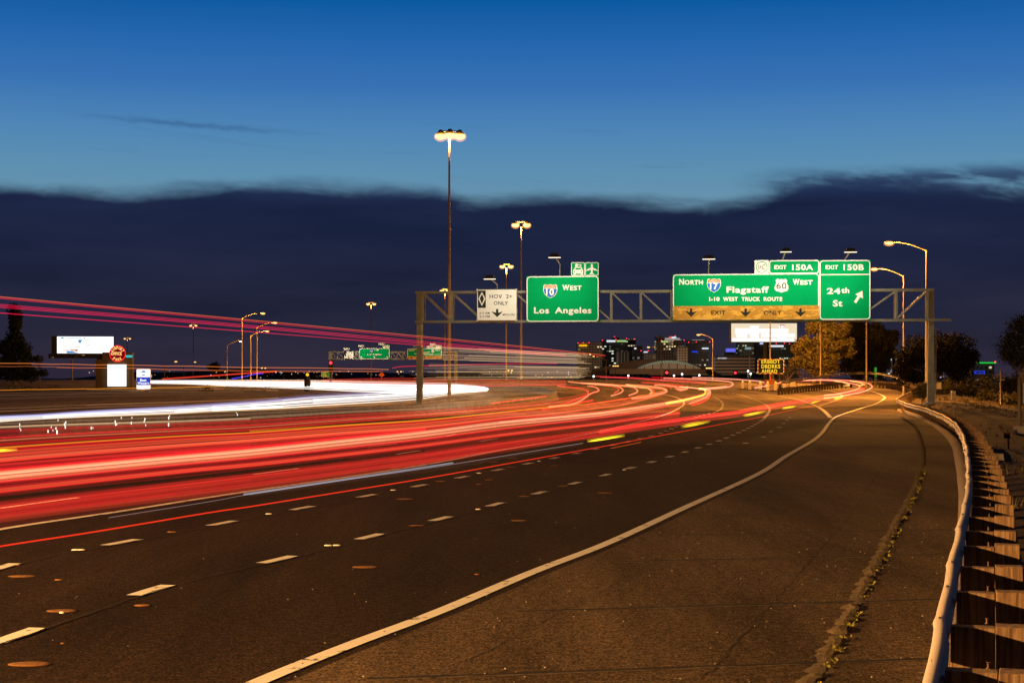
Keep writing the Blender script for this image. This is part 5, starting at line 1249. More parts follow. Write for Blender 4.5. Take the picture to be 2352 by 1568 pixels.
# added point lights without fixtures, brightening the downtown and stadium walls
for u, Y, w in ((1355, 2480, 90), (1430, 2380, 90), (1500, 2520, 80), (1545, 2520, 90), (1605, 2520, 90), (1420, 1440, 25), (1500, 1440, 30), (1580, 1440, 25), (1680, 2080, 110), (1715, 2080, 110), (1790, 2600, 90), (1720, 2560, 70), (2260, 1440, 30)):
    p = ray(u, 866, Y); ld = bpy.data.lights.new('wall_fill', 'POINT'); ld.energy = w*480; ld.color = (1, .66, .40); ld.shadow_soft_size = 8
    lo = bpy.data.objects.new('wall_fill', ld); COL.objects.link(lo); lo.location = (p.x, Y, 22)
# domed stadium
e = empty('stadium', ray(1480, 866, 1500), 'domed stadium with a long curved dark roof and a pale arched window', 'stadium')
mb = MB(); rows = []
for u, v in ((1325, 866), (1352, 852), (1385, 843), (1425, 833), (1462, 826.5), (1500, 825), (1540, 826.5), (1575, 831), (1610, 840), (1640, 851), (1655, 862)):
    a = ray(u, v, 1500); b = ray(u, v, 1660); rows.append([(a.x, 1500, -2), (a.x, 1500, a.z), (b.x, 1580, b.z-6), (b.x, 1660, a.z-18)])
mb.strip(rows, smooth=False); mb.build('roof', mat('stadium_roof', (.16, .10, .07), .9), e)
AR = Plane((0, 1497, 0), (1, 0, 0))
cx, cy = 1536, 853
def arc(u, top_, base): t = (u-cx)/75; return base-(base-top_)*(1-min(1, t*t))
mb = MB(); U = [1461+k*150/24 for k in range(25)]
mb.strip([[AR.at(u, arc(u, 831.5, 846.5)+.5), AR.at(u, 846.8)] for u in U]); mb.build('arch_window', emis('arch_glow', (112, 86, 62), 1.0, sample=False), e)
mb = MB(); rows = [[AR.at(u, arc(u, 827.5, 846), 2), AR.at(u, arc(u, 833.5, 847), 2)] for u in U]; mb.strip(rows); mb.build('arch_truss', emis('arch_truss_glow', (124, 128, 102), 1.0, sample=False), e)
mb = MB()
for k in range(0, 25):
    mb.beam(AR.at(U[k], arc(U[k], 827.5, 846), 3), AR.at(U[min(24, k+1)], arc(U[min(24, k+1)], 833.5, 847), 3), .5, .5)
    if k % 3 == 0: mb.beam(AR.at(U[k], arc(U[k], 833, 847), 3), AR.at(U[k], 847, 3), .6, .6)
mb.build('arch_braces', MA['dark'], e)
mb = MB(); px_box(mb, 1400, 1622, 847, 870, 1485, 10); mb.build('wall', mat('stadium_wall', (.22, .14, .09), .9), e)
mb = MB(); px_box(mb, 1458, 1487, 858.5, 866, 1480, 4); px_box(mb, 1590, 1626, 858, 866, 1480, 4); mb.build('lit_entrance', emis('entrance_glow', (70, 56, 30), 1.0, sample=False), e)
# small floodlights and signals along the far road
for u, v, c, lab in ((1363.5, 864, 'white', 'small bluish floodlight at the left end of the stadium wall'), (1443, 862.5, 'white', 'bright white floodlight below the stadium roof'), (1533.5, 865, 'white', 'smallest white floodlight beside the red signal'), (1548, 862.5, 'white', 'white floodlight right of the red signal'), (1566.5, 859, 'white', 'highest white floodlight before the stadium wall'), (1606, 861.5, 'white', 'greenish white floodlight at the right end of the stadium'),
                     (1718, 852, 'white', 'white floodlight in front of the striped hotel'), (2093, 833, 'white', 'white floodlight between the right trees'), (1724, 858, 'white', 'dim white floodlight low before the hotel'), (2342, 834, 'white', 'white street light in the branches of the far right tree')):
    Y = 700 if u < 2300 else 160; p = ray(u, v, Y); k = Y/700
    e = empty('floodlight', Vector((p.x, Y, p.z-6*k)), lab, 'floodlight')
    mb = MB(); mb.tube([(p.x, Y, ZR(Y)-1), (p.x, Y, p.z)], .12*k, 5); mb.build('pole', MA['dark'], e)
    mb = MB(); mb.ball((p.x, Y-.3, p.z), .40*k, 8); mb.build('lamp', MA['white_lamp'], e)
    if Y == 700: ptlight(e, Vector((0, -2, 6)), 2500, (1, .9, .75), .4)
def signal(u, v, Y, lab, r_, base=None):
    p = ray(u, v, Y); e = empty('traffic_signal', Vector((p.x, Y, ground_z(p.x, Y))), lab, 'traffic signal')
    mb = MB(); mb.tube([(p.x, Y+.15, ground_z(p.x, Y)-.2 if Y < 300 else 0), (p.x, Y+.15, p.z)], r_*.5, 6); mb.build('pole', MA['dark'], e)
    mb = MB(); mb.box((p.x, Y+.1, p.z-r_*2.2), (r_*2.9, .2, r_*8)); mb.build('housing', MA['dark'], e)
    mb = MB(); mb.ball((p.x, Y-.02, p.z), r_, 10, sz=(1, .4, 1)); mb.build('red_lens', MA['red_lamp'], e)
    return e
signal(1531.5, 855.5, 600, 'red traffic signal in front of the stadium wall', .55); signal(1689, 856, 500, 'red traffic signal in front of the hotel', .4); signal(2301, 920, 150, 'red traffic signal low on the bank at the far right', .16)
signal(2127, 868, 190, 'small red signal lamp beside the right gantry post', .1); signal(1165*.2319+488+1.5, 833, 246, 'red signal lamp on the left post of the distant gantry', .25)

# hills on the horizon
mb = MB(); rr = random.Random(4); rows = []; h = 0
for k in range(161):
    x = -5200+k*65; 
    hh = 20+14*math.sin(k*.11)+9*math.sin(k*.31+1)+4*math.sin(k*.9); hh *= smooth(-5200, -4600, x) if x < -4600 else 1
    if x > 0: hh *= .5
    rows.append([(x, 5600, -3), (x, 5900, max(1, hh)), (x, 7200, 0)])
mb.strip(rows); struct(mb.build('hills', mat('hill_scrub', (.022, .018, .018), 1)))
# scattered city lights on the plain
for i in range(130):
    u = rr.choice((rr.uniform(350, 900), rr.uniform(180, 960), rr.uniform(1090, 1340), rr.uniform(1990, 2230), rr.uniform(600, 780)))
    v = rr.uniform(852, 868); Y = rr.uniform(1000, 2600); p = ray(u, v, Y); mb = MB(); mb.ball(p, Y*rr.uniform(.00022, .00042), 6)
    c = rr.choice(((255, 200, 130), (255, 170, 80), (240, 240, 255), (255, 225, 180)))
    tag(mb.build('city_light', em(c, .8)), 'tiny light point of the distant city plain', 'city light', 'far city lights')

# ------------------------------------------------------------------ billboards and roadside signs
def board(PL, label, f, frame, screen, scm, name='billboard', legs=(), extra=None, box_depth=.9):
    c = PL.at(*f((frame[0]+frame[2])/2, frame[3])); e = empty(name, Vector((c.x, c.y, ZR(c.y))), label, 'billboard')
    mb = MB(); PL.panel(mb, *f(*frame[:2]), *f(*frame[2:]), -box_depth, box_depth-.05); mb.build('frame', MA['dark'], e)
    mb = MB(); PL.panel(mb, *f(*screen[:2]), *f(*screen[2:]), 0, .05); mb.build('screen', scm, e)
    for x, w in legs:
        t_ = PL.at(*f(x, frame[3]), -.5); mb = MB(); mb.tube([(t_.x, t_.y, ZR(t_.y)-1), t_], w, 8); mb.build('column', MA['dark'], e)
    return e
BL = Plane(ray(200, 870, 400), Vector((1, .12, 0)))
e = board(BL, 'wide digital billboard blazing white at the left', Z6, (537, 508, 1190, 690), (597, 512, 1187, 686), MA['screen'], legs=((1030, .45), (1060, .3)))
mb = MB(); BL.panel(mb, *Z6(510, 692), *Z6(1040, 738), -.2, .9); mb.build('catwalk', MA['dark'], e)
mb = MB(); BL.poly(mb, [Z6(x, y) for x, y in ((815, 545), (862, 545), (842, 582), (822, 576))], .08); BL.poly(mb, [Z6(x, y) for x, y in ((690, 660), (760, 664), (820, 684), (700, 684))], .08)
for x, y, w, h in ((700, 522, 150, 6), (640, 518, 26, 16), (890, 548, 60, 8), (880, 522, 14, 12)): a, b = Z6(x, y), Z6(x+w, y+h); BL.panel(mb, *a, *b, .07, .01)
mb.build('picture_detail', MA['screen_blue'], e)
mb = MB()
for x, y, w, h in ((656, 580, 130, 5), (656, 650, 150, 6), (910, 596, 30, 6), (760, 620, 70, 6)): a, b = Z6(x, y), Z6(x+w, y+h); BL.panel(mb, *a, *b, .09, .01)
BL.poly(mb, [Z6(x, y) for x, y in ((740, 648), (795, 648), (795, 640), (826, 655), (790, 672), (790, 662), (740, 660))], .12)
mb.build('picture_accent', MA['screen_red'], e)
BR = Plane(ray(1750, 870, 345), Vector((1, -.03, 0)))
e = board(BR, 'wide digital billboard glowing warm white above the message board', Z2, (832, 892, 1538, 1094), (850, 896, 1535, 1089), MA['screen_warm'], legs=((1215, .6),))
mb = MB()
for x, y, w, h in ((890, 948, 160, 60), (1045, 922, 92, 145), (905, 1005, 110, 40), (862, 1052, 640, 34), (1040, 952, 405, 44), (1160, 1004, 350, 38), (1350, 912, 60, 30), (1340, 1040, 80, 26)):
    a, b = Z2(x, y), Z2(x+w, y+h); BR.panel(mb, *a, *b, .06, .01+.004*(x % 7))
mb.build('picture_white', emis('screen_white', (1, .99, .98), 1.25, lin=True), e)
mb = MB()
for x, y, w, h in ((1352, 908, 58, 10), (1360, 922, 12, 16), (1394, 922, 12, 16)): a, b = Z2(x, y), Z2(x+w, y+h); BR.panel(mb, *a, *b, .12, .01)
mb.build('picture_brown', MA['screen_red'], e)
mb = MB(); a, b = Z2(1345, 1062), Z2(1420, 1068); BR.panel(mb, *a, *b, .12, .01); mb.build('picture_blue', MA['screen_blue'], e)
mb = MB(); a, b = Z2(1253, 896), Z2(1261, 1089); BR.panel(mb, *a, *b, .14, .04); mb.build('seam', MA['dark'], e)
# round red office park sign on its brown pylon
OP = Plane(ray(268, 870, 199), Vector((1, .1, 0)))
e = empty('pylon_sign', Vector((OP.at(*Z6(1235, 1045)).x, 199, ZR(199))), 'brown pylon with a round red neon sign reading AIRPORT OFFICE PARK above a white panel', 'sign')
mb = MB(); OP.panel(mb, *Z6(1068, 676), *Z6(1382, 1130), -1.6, 1.5); mb.build('pylon', MA['brown_wall'], e)
mb = MB(); OP.panel(mb, *Z6(1000, 752), *Z6(1066, 1130), -1.3, 1.4); mb.build('side_pylon', MA['brown_wall'], e)
mb = MB(); OP.poly(mb, [Z6(1233+84*math.cos(k*math.pi/18), 690+88*math.sin(k*math.pi/18)) for k in range(36)], .35)
c0 = OP.at(*Z6(1233, 690)); rr_ = (OP.at(*Z6(1317, 690))-c0).length
mb2 = MB(); mb2.prism([(rr_*math.cos(k*math.pi/16), rr_*math.sin(k*math.pi/16)) for k in range(32)], .3, c0, OP.d, Vector((0, 0, 1)), OP.n); mb2.build('disc', emis('sign_red_glow', (120, 4, 12), 1.0, sample=False), e)  # halo of the neon put into the disc as an even dim red glow
ring = MB(); 
for rad_ in (86, 79):
    for k in range(48): ring.v.append(tuple(OP.at(*Z6(1233+rad_*math.cos(k*math.pi/24), 690+rad_*math.sin(k*math.pi/24)), .4)))
for k in range(48): ring.f.append((k, (k+1) % 48, 48+(k+1) % 48, 48+k)); ring.mi.append(0); ring.sm.append(False)
ring.build('neon_ring', MA['neon_red'], e)
mb = MB(); OP.text(mb, 'OFFICE', *Z6(1166, 673), *Z6(1278, 708), .5, .04)
def arc_text(string, r_, a0, a1, h, flip):
    for i, ch in enumerate(string):
        a = R(lin(a0, a1, i/(len(string)-1))); cx_, cy_ = 1233+r_*math.cos(a), 690+r_*math.sin(a)
        V, Fc = text_outline(ch, .04); w = 19 if ch != 'I' else 6; b = len(mb.v)
        up = Vector((math.cos(a), math.sin(a))) if not flip else Vector((-math.cos(a), -math.sin(a))); rt = Vector((-up.y, up.x))
        for x, y in V:
            q_ = Vector((cx_, cy_))+rt*(x-.5)*w+up*(y-.5)*h; mb.v.append(tuple(OP.at(*Z6(q_.x, q_.y), .5)))
        for f_ in Fc: mb.f.append(tuple(b+k for k in f_)); mb.mi.append(0); mb.sm.append(False)
arc_text('AIRPORT', 62, -152, -28, 32, False); arc_text('PARK', 62, 124, 56, 30, True)
mb.build('lettering', MA['neon_letters'], e)
mb = MB(); OP.panel(mb, *Z6(1128, 803), *Z6(1321, 1031), 0, .35); mb.build('white_panel', MA['screen'], e)
mb = MB()
for x, y, w, h in ((1145, 893, 8, 20), (1150, 886, 22, 5), (1168, 888, 6, 12), (1152, 902, 18, 5), (1136, 924, 165, 4), (1150, 940, 130, 3)): a, b = Z6(x, y), Z6(x+w, y+h); OP.panel(mb, *a, *b, .36, .02+.001*(x % 5))
mb.build('panel_writing', MA['screen_grey'], e)
mb = MB(); OP.panel(mb, *Z6(1320, 706), *Z6(1385, 730), .1, .3); mb.build('teal_light', MA['teal'], e)
# blue and white motel sign
BW = Plane(ray(329, 870, 197), Vector((1, .1, 0)))
e = empty('motel_sign', Vector((BW.at(*Z6(1497, 1150)).x, 197, ZR(197))), 'upright lit motel sign in white and blue on a yellow pole', 'sign')
mb = MB(); BW.panel(mb, *Z6(1426, 850), *Z6(1573, 1060), -.4, .4, rad=.2); mb.build('cabinet', MA['white'], e)
mb = MB(); BW.panel(mb, *Z6(1430, 853), *Z6(1570, 933), .02, .03); BW.panel(mb, *Z6(1430, 1020), *Z6(1570, 1058), .02, .03); mb.build('white_face', MA['screen'], e)
mb = MB(); BW.panel(mb, *Z6(1430, 936), *Z6(1570, 1018), .02, .03); mb.build('blue_face', MA['brand_blue'], e)
mb = MB(); C_ = [(1501+27*math.cos(k*math.pi/12), 893+27*math.sin(k*math.pi/12)) for k in range(24)]; BW.poly(mb, [Z6(x, y) for x, y in C_ if y < 888], .08); BW.poly(mb, [Z6(x, y) for x, y in C_ if y > 900], .08); mb.build('emblem', MA['screen_blue'], e)
mb = MB(); BW.text(mb, 'Best', *Z6(1466, 952), *Z6(1532, 980), .09, .02); BW.text(mb, 'Western', *Z6(1440, 986), *Z6(1560, 1008), .09, .02); mb.build('lettering', MA['screen'], e)
mb = MB(); BW.text(mb, 'Airport Inn', *Z6(1462, 1034), *Z6(1538, 1048), .09, .0); mb.build('lettering', MA['screen_grey'], e) if False else None
mb = MB(); t_ = BW.at(*Z6(1497, 1060)); mb.tube([(t_.x, t_.y, ZR(197)-.5), t_], .24, 8); mb.build('pole', mat('yellow_pole', (.55, .32, .03), .5), e)
ptlight(e, Vector((0, -2, .9)), 120, (1, .7, .2))
# small green exit sign and orange diamond
def small_sign(u0, v0, u1, v1, Y, m_, label, txt=(), diamond=False, name='road_sign', border=True):
    PL_ = Plane(ray((u0+u1)/2, 870, Y), (1, 0, 0)); c = PL_.at((u0+u1)/2, v1); e = empty(name, Vector((c.x, Y, ZR(Y))), label, 'road sign')
    mb = MB()
    if diamond: PL_.poly(mb, [((u0+u1)/2, v0), (u1, (v0+v1)/2), ((u0+u1)/2, v1), (u0, (v0+v1)/2)], .05)
    else: PL_.panel(mb, u0, v0, u1, v1, 0, .05)
    mb.build('panel', m_, e)
    if border and not diamond: mb = MB(); PL_.ring(mb, u0, v0, u1, v1, .05, .004, .06, rad=.2); mb.build('border', MA['white'], e)
    mb = MB()
    for s_, a, b, c_, d in txt: PL_.text(mb, s_, a, b, c_, d, .06, .03)
    if txt: mb.build('lettering', MA['white'], e)
    for uu in ((u0*.75+u1*.25, u0*.25+u1*.75) if not diamond else ((u0+u1)/2,)):
        t_ = PL_.at(uu, v1, -.08); mb = MB(); mb.tube([(t_.x, t_.y, ZR(Y)-.5), t_], .06, 5); mb.build('post', MA['pole'], e)
    return e
lit_green = mat('lit_green', (.01, .40, .16), .5)
small_sign(738, 853.5, 756.5, 865.5, 300, lit_green, 'small green sign reading EXIT 150A beside the distant gantry post', [('EXIT', 742, 855.5, 750, 858.5), ('150A', 740, 859.5, 751, 863.5)])
small_sign(869, 855, 884.5, 866, 300, mat('sign_orange', (.75, .16, .02), .5), 'orange diamond warning sign under the distant gantry', diamond=True)
small_sign(2008.5, 843.5, 2013.5, 865.5, 225, lit_green, 'narrow green marker panel beside the exit bend', border=False)

# ------------------------------------------------------------------ portable message board and striped panels
YB = 219
MBP = Plane(ray(1770, 870, YB), (1, -.05, 0)); fm = C8
e = empty('message_board', Vector((MBP.at(*fm(1330, 1000)).x, YB, ZR(YB))), 'portable amber message board with a red and white striped frame on a trailer', 'message board')
mb = MB(); MBP.panel(mb, *fm(1088, 545), *fm(1582, 815), -.35, .34); mb.build('cabinet', MA['black'], e)
mb = MB(); mb2 = MB()
def seg(x0, y0, x1, y1, n):
    for k in range(n):
        a = (lin(x0, x1, k/n), lin(y0, y1, k/n)); b = (lin(x0, x1, (k+1)/n), lin(y0, y1, (k+1)/n))
        if x0 == x1: a, b = (x0-7, a[1]), (x0+7, b[1])
        else: a, b = (a[0], y0-5), (b[0], y0+5)
        (MBP.panel(mb, *fm(*a), *fm(*b), .02, .05) if k % 2 else MBP.panel(mb2, *fm(*a), *fm(*b), .02, .05))
seg(1088, 565, 1088, 805, 7); seg(1575, 562, 1575, 800, 7); seg(1100, 815, 1560, 815, 9); seg(1100, 548, 1565, 548, 9)
mb.build('red_stripes', mat('reflective_red', (.62, .03, .03), .4), e); mb2.build('white_stripes', MA['reflector'], e)
mb = MB()
for s_, x0, y0, x1, y1 in (('ERBBDT', 1155, 556, 1506, 626), ('DBDRKS', 1155, 645, 1508, 718), ('AHEAD', 1157, 735, 1452, 806)): MBP.text(mb, s_, *fm(x0, y0), *fm(x1, y1), .05, .025)
mb.build('lettering', MA['amber'], e)
for x in (1330, 1378): t_ = MBP.at(*fm(x, 815), -.2); mb = MB(); mb.beam((t_.x, t_.y, ZR(YB)+.6), t_, .2, .2); mb.build('mast', mat('trailer_orange', (.5, .16, .02), .5) if x == 1330 else MA['pole'], e)
c = MBP.at(*fm(1340, 1050), -.1); mb = MB(); mb.box((c.x, c.y, ZR(YB)+.62), (3.4, 1.5, .16)); mb.box((c.x-.2, c.y, ZR(YB)+.95), (1.3, 1.0, .6)); mb.build('trailer', mat('trailer_orange2', (.35, .10, .02), .6), e)
for dx in (-1.2, 1.15):
    mb = MB(); mb.tube([(c.x+dx-.12, c.y-.7, ZR(YB)+.33), (c.x+dx+.12, c.y-.7, ZR(YB)+.33)], .33, 14); mb.build('wheel', MA['black'], e)
mb = MB(); t_ = MBP.at(*fm(1500, 820), -.05); mb.tube([(t_.x, t_.y, ZR(YB)+.1), t_+Vector((0, 0, .2))], .06, 6); mb.build('jack_post', MA['pole'], e)
def stripes():
    m = bpy.data.materials.new('orange_white_stripes'); m.use_nodes = True; k = NT(m.node_tree)
    out = k.add('ShaderNodeOutputMaterial'); p = k.add('ShaderNodeBsdfPrincipled'); k.link(p.outputs[0], out.inputs[0])
    tc = k.add('ShaderNodeTexCoord'); sp = k.add('ShaderNodeSeparateXYZ'); k.link(tc.outputs['Object'], sp.inputs[0])
    t = k.m('FRACT', k.m('DIVIDE', k.m('ADD', sp.outputs[0], sp.outputs[2]), .30))
    k.link(k.mix(k.m('LESS_THAN', t, .55), (.42, .10, .01), (.97, .92, .80)), p.inputs['Base Color']); p.inputs['Roughness'].default_value = .4
    return m
ST = stripes()
def panel_barricade(u, vbase, vtop, lab, slant=1):
    Y = 212; p = hit(u, vbase, 0); p = Vector((p.x, p.y, ZR(p.y)))
    h = (vbase-vtop)*p.y/F
    e = empty('striped_panel', p, lab, 'barricade', 'striped channel panels before the message board')
    mb = MB(); mb.box((p.x, p.y, p.z+.05), (.95, .55, .10)); mb.build('rubber_base', MA['black'], e)
    mb = MB(); w = .40; mb.box((p.x, p.y, p.z+.10+(h-.1)/2), (w, .06, h-.10)); mb.build('panel', ST, e)
    mb = MB(); mb.ball((p.x, p.y-.02, p.z+h+.10), .12, 8); mb.build('flasher', emis('flasher', (1, .66, .08), 1.3, lin=True, sample=False), e)
for (x, yb, yt, lab) in ((405,357,263,'leftmost striped panel, standing apart under the striped hotel'),(503,367,264,'second striped panel from the left'),(643,378,270,'third striped panel, crossed by the hooked red trail'),(743,384,272,'striped panel directly under the message board'),(848,387,272,'striped panel just right of the message board mast'),(965,393,272,'third striped panel from the right'),(1070,384,272,'left panel of the close pair at the right end'),(1100,379,272,'right panel of the close pair at the right end')):
    panel_barricade(*Q6(x, yb), Q6(x, yt)[1], lab)

# ------------------------------------------------------------------ trees, shrubs, bank
def leaf_cloud(mb, centres, n_each, spread, size, rr, drop=0, aspect=.45):
    for c, r_ in centres:
        for _ in range(int(n_each*r_*r_*rr.uniform(.6, 1.3))+4):
            a, b = rr.uniform(0, 6.283), math.acos(rr.uniform(-1, 1)); d = r_*(rr.random()**.45)
            p = c+Vector((math.sin(b)*math.cos(a), math.sin(b)*math.sin(a), math.cos(b)*.85))*d
            L = size*rr.uniform(.6, 1.5); t = Vector((rr.uniform(-1, 1), rr.uniform(-1, 1), rr.uniform(-1, .6)-drop)).normalized()
            s_ = t.cross(Vector((rr.uniform(-1, 1), rr.uniform(-1, 1), rr.uniform(-1, 1)))); 
            if s_.length < .05: continue
            s_ = s_.normalized()*L*aspect*.5
            mb.quad(p-t*L*.5, p+s_, p+t*L*.5, p-s_)
def tree(base, blobs, label, leafm, seed, size=.22, dens=120, clump=.9, nper=9, trunk_r=.25, limbs=6, cat='tree', name='tree', group=None, drop=0):
    """blobs: list of (centre, rx, rz) lobes of the crown"""
    rr = random.Random(seed); base = Vector(base)
    e = empty(name, base, label, cat, group)
    mb = MB(); cs = []
    for c, rx, rz in blobs:
        c = Vector(c)
        for _ in range(int(nper*max(1, rx*rz/2))):
            a, b = rr.uniform(0, 6.283), math.acos(rr.uniform(-1, 1)); d = rr.random()**.4*(1 if rr.random() < .85 else 1.28)
            cs.append((c+Vector((math.sin(b)*math.cos(a)*rx*d, math.sin(b)*math.sin(a)*rx*.8*d, math.cos(b)*rz*d))*1.0, clump*rr.uniform(.3, 1.3)))
    leaf_cloud(mb, cs, dens, 0, size, rr, drop); mb.build('crown', leafm, e)
    mb = MB(); cen = sum((Vector(c)*rx for c, rx, rz in blobs), Vector())/sum(rx for c, rx, rz in blobs)
    fork = base.lerp(Vector((cen.x, cen.y, cen.z)), .45)
    mb.tube([base-Vector((0, 0, .4)), base.lerp(fork, .5)+Vector((rr.uniform(-.1, .1), 0, 0)), fork], [trunk_r*1.3, trunk_r, trunk_r*.8], 8)
    for k in range(limbs):
        c, rx, rz = rr.choice(blobs); t_ = Vector(c)+Vector((rr.uniform(-.5, .5)*rx, rr.uniform(-.7, .2)*rx, rr.uniform(-.2, .6)*rz)); m_ = fork.lerp(t_, .5)+Vector((rr.uniform(-.4, .4), 0, rr.uniform(0, .5)))
        mb.tube([fork.lerp(base, .1), m_, t_], [trunk_r*.55, trunk_r*.32, trunk_r*.1], 6)
    mb.build('trunk', MA['bark'], e); return e
def pxb(u, v, Y, ru, rv): k = Y/F; return (ray(u, v, Y), ru*k, rv*k)
Yt = 262
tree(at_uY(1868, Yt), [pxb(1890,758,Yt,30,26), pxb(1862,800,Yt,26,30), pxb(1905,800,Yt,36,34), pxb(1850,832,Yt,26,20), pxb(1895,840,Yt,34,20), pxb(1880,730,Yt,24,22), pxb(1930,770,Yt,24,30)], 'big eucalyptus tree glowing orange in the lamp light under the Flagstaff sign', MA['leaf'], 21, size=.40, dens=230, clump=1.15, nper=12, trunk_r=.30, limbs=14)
Yt = 285
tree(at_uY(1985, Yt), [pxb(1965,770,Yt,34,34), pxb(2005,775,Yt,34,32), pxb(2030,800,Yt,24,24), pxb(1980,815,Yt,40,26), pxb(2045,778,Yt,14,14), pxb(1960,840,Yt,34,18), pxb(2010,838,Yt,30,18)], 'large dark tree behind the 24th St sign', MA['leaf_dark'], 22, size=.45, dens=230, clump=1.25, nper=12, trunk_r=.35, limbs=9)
Yt = 235
tree(at_uY(1800, Yt), [pxb(1815,850,Yt,16,14), pxb(1840,855,Yt,18,10), pxb(1798,858,Yt,12,8)], 'low orange lit bush right of the message board', MA['leaf'], 23, size=.24, dens=70, clump=.7, nper=9, trunk_r=.12, cat='bush', name='bush')
Yt = 168
zb = ground_z((2150-HU)/F*Yt, Yt)
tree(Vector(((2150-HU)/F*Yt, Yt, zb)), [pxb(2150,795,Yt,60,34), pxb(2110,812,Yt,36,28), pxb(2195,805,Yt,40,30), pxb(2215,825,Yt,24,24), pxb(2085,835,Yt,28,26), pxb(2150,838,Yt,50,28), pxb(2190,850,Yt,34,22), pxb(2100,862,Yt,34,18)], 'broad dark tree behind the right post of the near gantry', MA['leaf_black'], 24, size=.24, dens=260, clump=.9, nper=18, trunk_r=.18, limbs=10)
Yt = 86
zb = ground_z((2352-HU)/F*Yt, Yt)
tree(Vector(((2356-HU)/F*Yt, Yt, zb)), [pxb(2345,760,Yt,34,26), pxb(2325,785,Yt,24,18), pxb(2365,790,Yt,34,30), pxb(2322,812,Yt,24,12), pxb(2360,740,Yt,24,16), pxb(2345,830,Yt,28,14), pxb(2385,800,Yt,34,50)], 'feathery thin leaved tree at the far right edge', MA['leaf_dark'], 25, size=.13, dens=150, clump=.5, nper=38, trunk_r=.09, limbs=10, drop=.3)
Yt = 250
tree(at_uY(33, Yt), [pxb(33,724,Yt,5,16), pxb(34,752,Yt,11,14), pxb(36,775,Yt,20,14), pxb(40,798,Yt,32,16), pxb(45,822,Yt,44,16), pxb(48,848,Yt,52,16), pxb(10,800,Yt,20,18), pxb(0,840,Yt,34,22), pxb(70,858,Yt,34,16)], 'tall dark conifer at the left edge', MA['needle'], 26, size=.42, dens=150, clump=1.0, nper=14, trunk_r=.3, limbs=5)
Yt = 500
tree(at_uY(491, Yt), [pxb(491,839,Yt,8,7), pxb(485,843,Yt,6,5), pxb(497,843,Yt,6,5)], 'small dark palm like tree on the horizon at the left', MA['needle'], 27, size=.6, dens=30, clump=1.0, nper=12, trunk_r=.2, limbs=2)
for i, (u, v, ru, rv, Y, m_, lab) in enumerate(((2160,893,16,12,150,'shrub','dry bush beside the small utility boxes'),(2185,892,26,14,155,'shrub','wide dry bush behind the grey cabinet'),(2215,897,26,16,150,'leaf_dark','dark bush right of the grey cabinet'),(2245,905,26,20,150,'leaf_dark','dark bush in the middle of the right bank'),(2270,912,22,14,140,'shrub','dry bush left of the low red signal'),(2325,918,22,14,130,'shrub','dry bush at the right edge behind the sign pole'),(2290,880,40,26,170,'leaf_dark','tall dark thicket under the green lit building'),(2240,878,36,18,175,'leaf_dark','dark thicket under the blue lit building'),(2330,880,26,26,165,'leaf_dark','dark thicket at the right edge'),
                                        (2200,870,30,22,175,'leaf_dark','dark thicket at the foot of the broad dark tree'),(2120,896,8,8,118,'shrub','small dry bush left of the right gantry post'))):
    b_ = ray(u, v, Y); zb = ground_z(b_.x, Y)
    tree(Vector((b_.x, Y, zb)), [pxb(u, v, Y, ru, rv), pxb(u-ru*.5, v+rv*.3, Y, ru*.6, rv*.7), pxb(u+ru*.5, v+rv*.35, Y, ru*.6, rv*.6)], lab, MA[m_], 60+i, size=.20, dens=170, clump=.55, nper=16, trunk_r=.05, limbs=5, cat='bush', name='bush')
for i, (u, v, ru, rv, Y, lab) in enumerate(((220,905,60,9,200,'low brown scrub under the white panel'),(360,908,50,8,190,'low brown scrub under the motel sign'),(545,898,46,11,200,'orange lit scrub on the infield beside the lamp poles'),(600,902,36,8,190,'low scrub on the infield right of the lamp poles'),(60,890,60,12,210,'dark scrub under the conifer'),(478,897,12,9,190,'single bush in front of the golden line'))):
    b_ = ray(u, v, Y)
    tree(at_uY(u, Y), [pxb(u, v, Y, ru, rv), pxb(u-ru*.5, v+rv*.3, Y, ru*.6, rv*.7), pxb(u+ru*.5, v+rv*.35, Y, ru*.6, rv*.6)], lab, MA['shrub'], 90+i, size=.22, dens=50, clump=.6, nper=10, trunk_r=.05, limbs=3, cat='bush', name='bush')
rr = random.Random(77)
for i in range(16):
    u = 380+i*27+rr.uniform(-10, 10); Y = 560+rr.uniform(-60, 120); w = rr.uniform(8, 18); h = rr.uniform(3, 7)
    tree(at_uY(u, Y), [pxb(u, 868-h, Y, w, h), pxb(u+w*.6, 869-h*.6, Y, w*.6, h*.6)], 'low dark tree of the row on the left horizon', MA['leaf_dark'], 300+i, size=.9, dens=14, clump=1.4, nper=3, trunk_r=.25, limbs=2, group='dark tree row on the left horizon')
# dry grass on the right bank
g = MB(); rr = random.Random(8)
for _ in range(5200):
    y = rr.uniform(20, 150); d = .9+rr.random()**1.4*14; x = RX(y)+d; z = ground_z(x, y)
    dens = .25+.75*smooth(70, 100, y)
    if math.sin(x*.9)+math.sin(y*.37+x*.2) < -.2 or rr.random() > dens: continue
    for _k in range(3):
        a = rr.uniform(0, 6.28); h = rr.uniform(.06, .24); w = .012+.00012*y; l = Vector((math.cos(a), math.sin(a), 0))
        b = Vector((x, y, z))+l*rr.uniform(0, .1); s_ = Vector((-l.y, l.x, 0))*w
        g.quad(b-s_, b+s_, b+l*h*.5+Vector((0, 0, h)))
stuff(g.build('grass', MA['drygrass']), 'dry grass tufts growing over the right bank', 'grass')
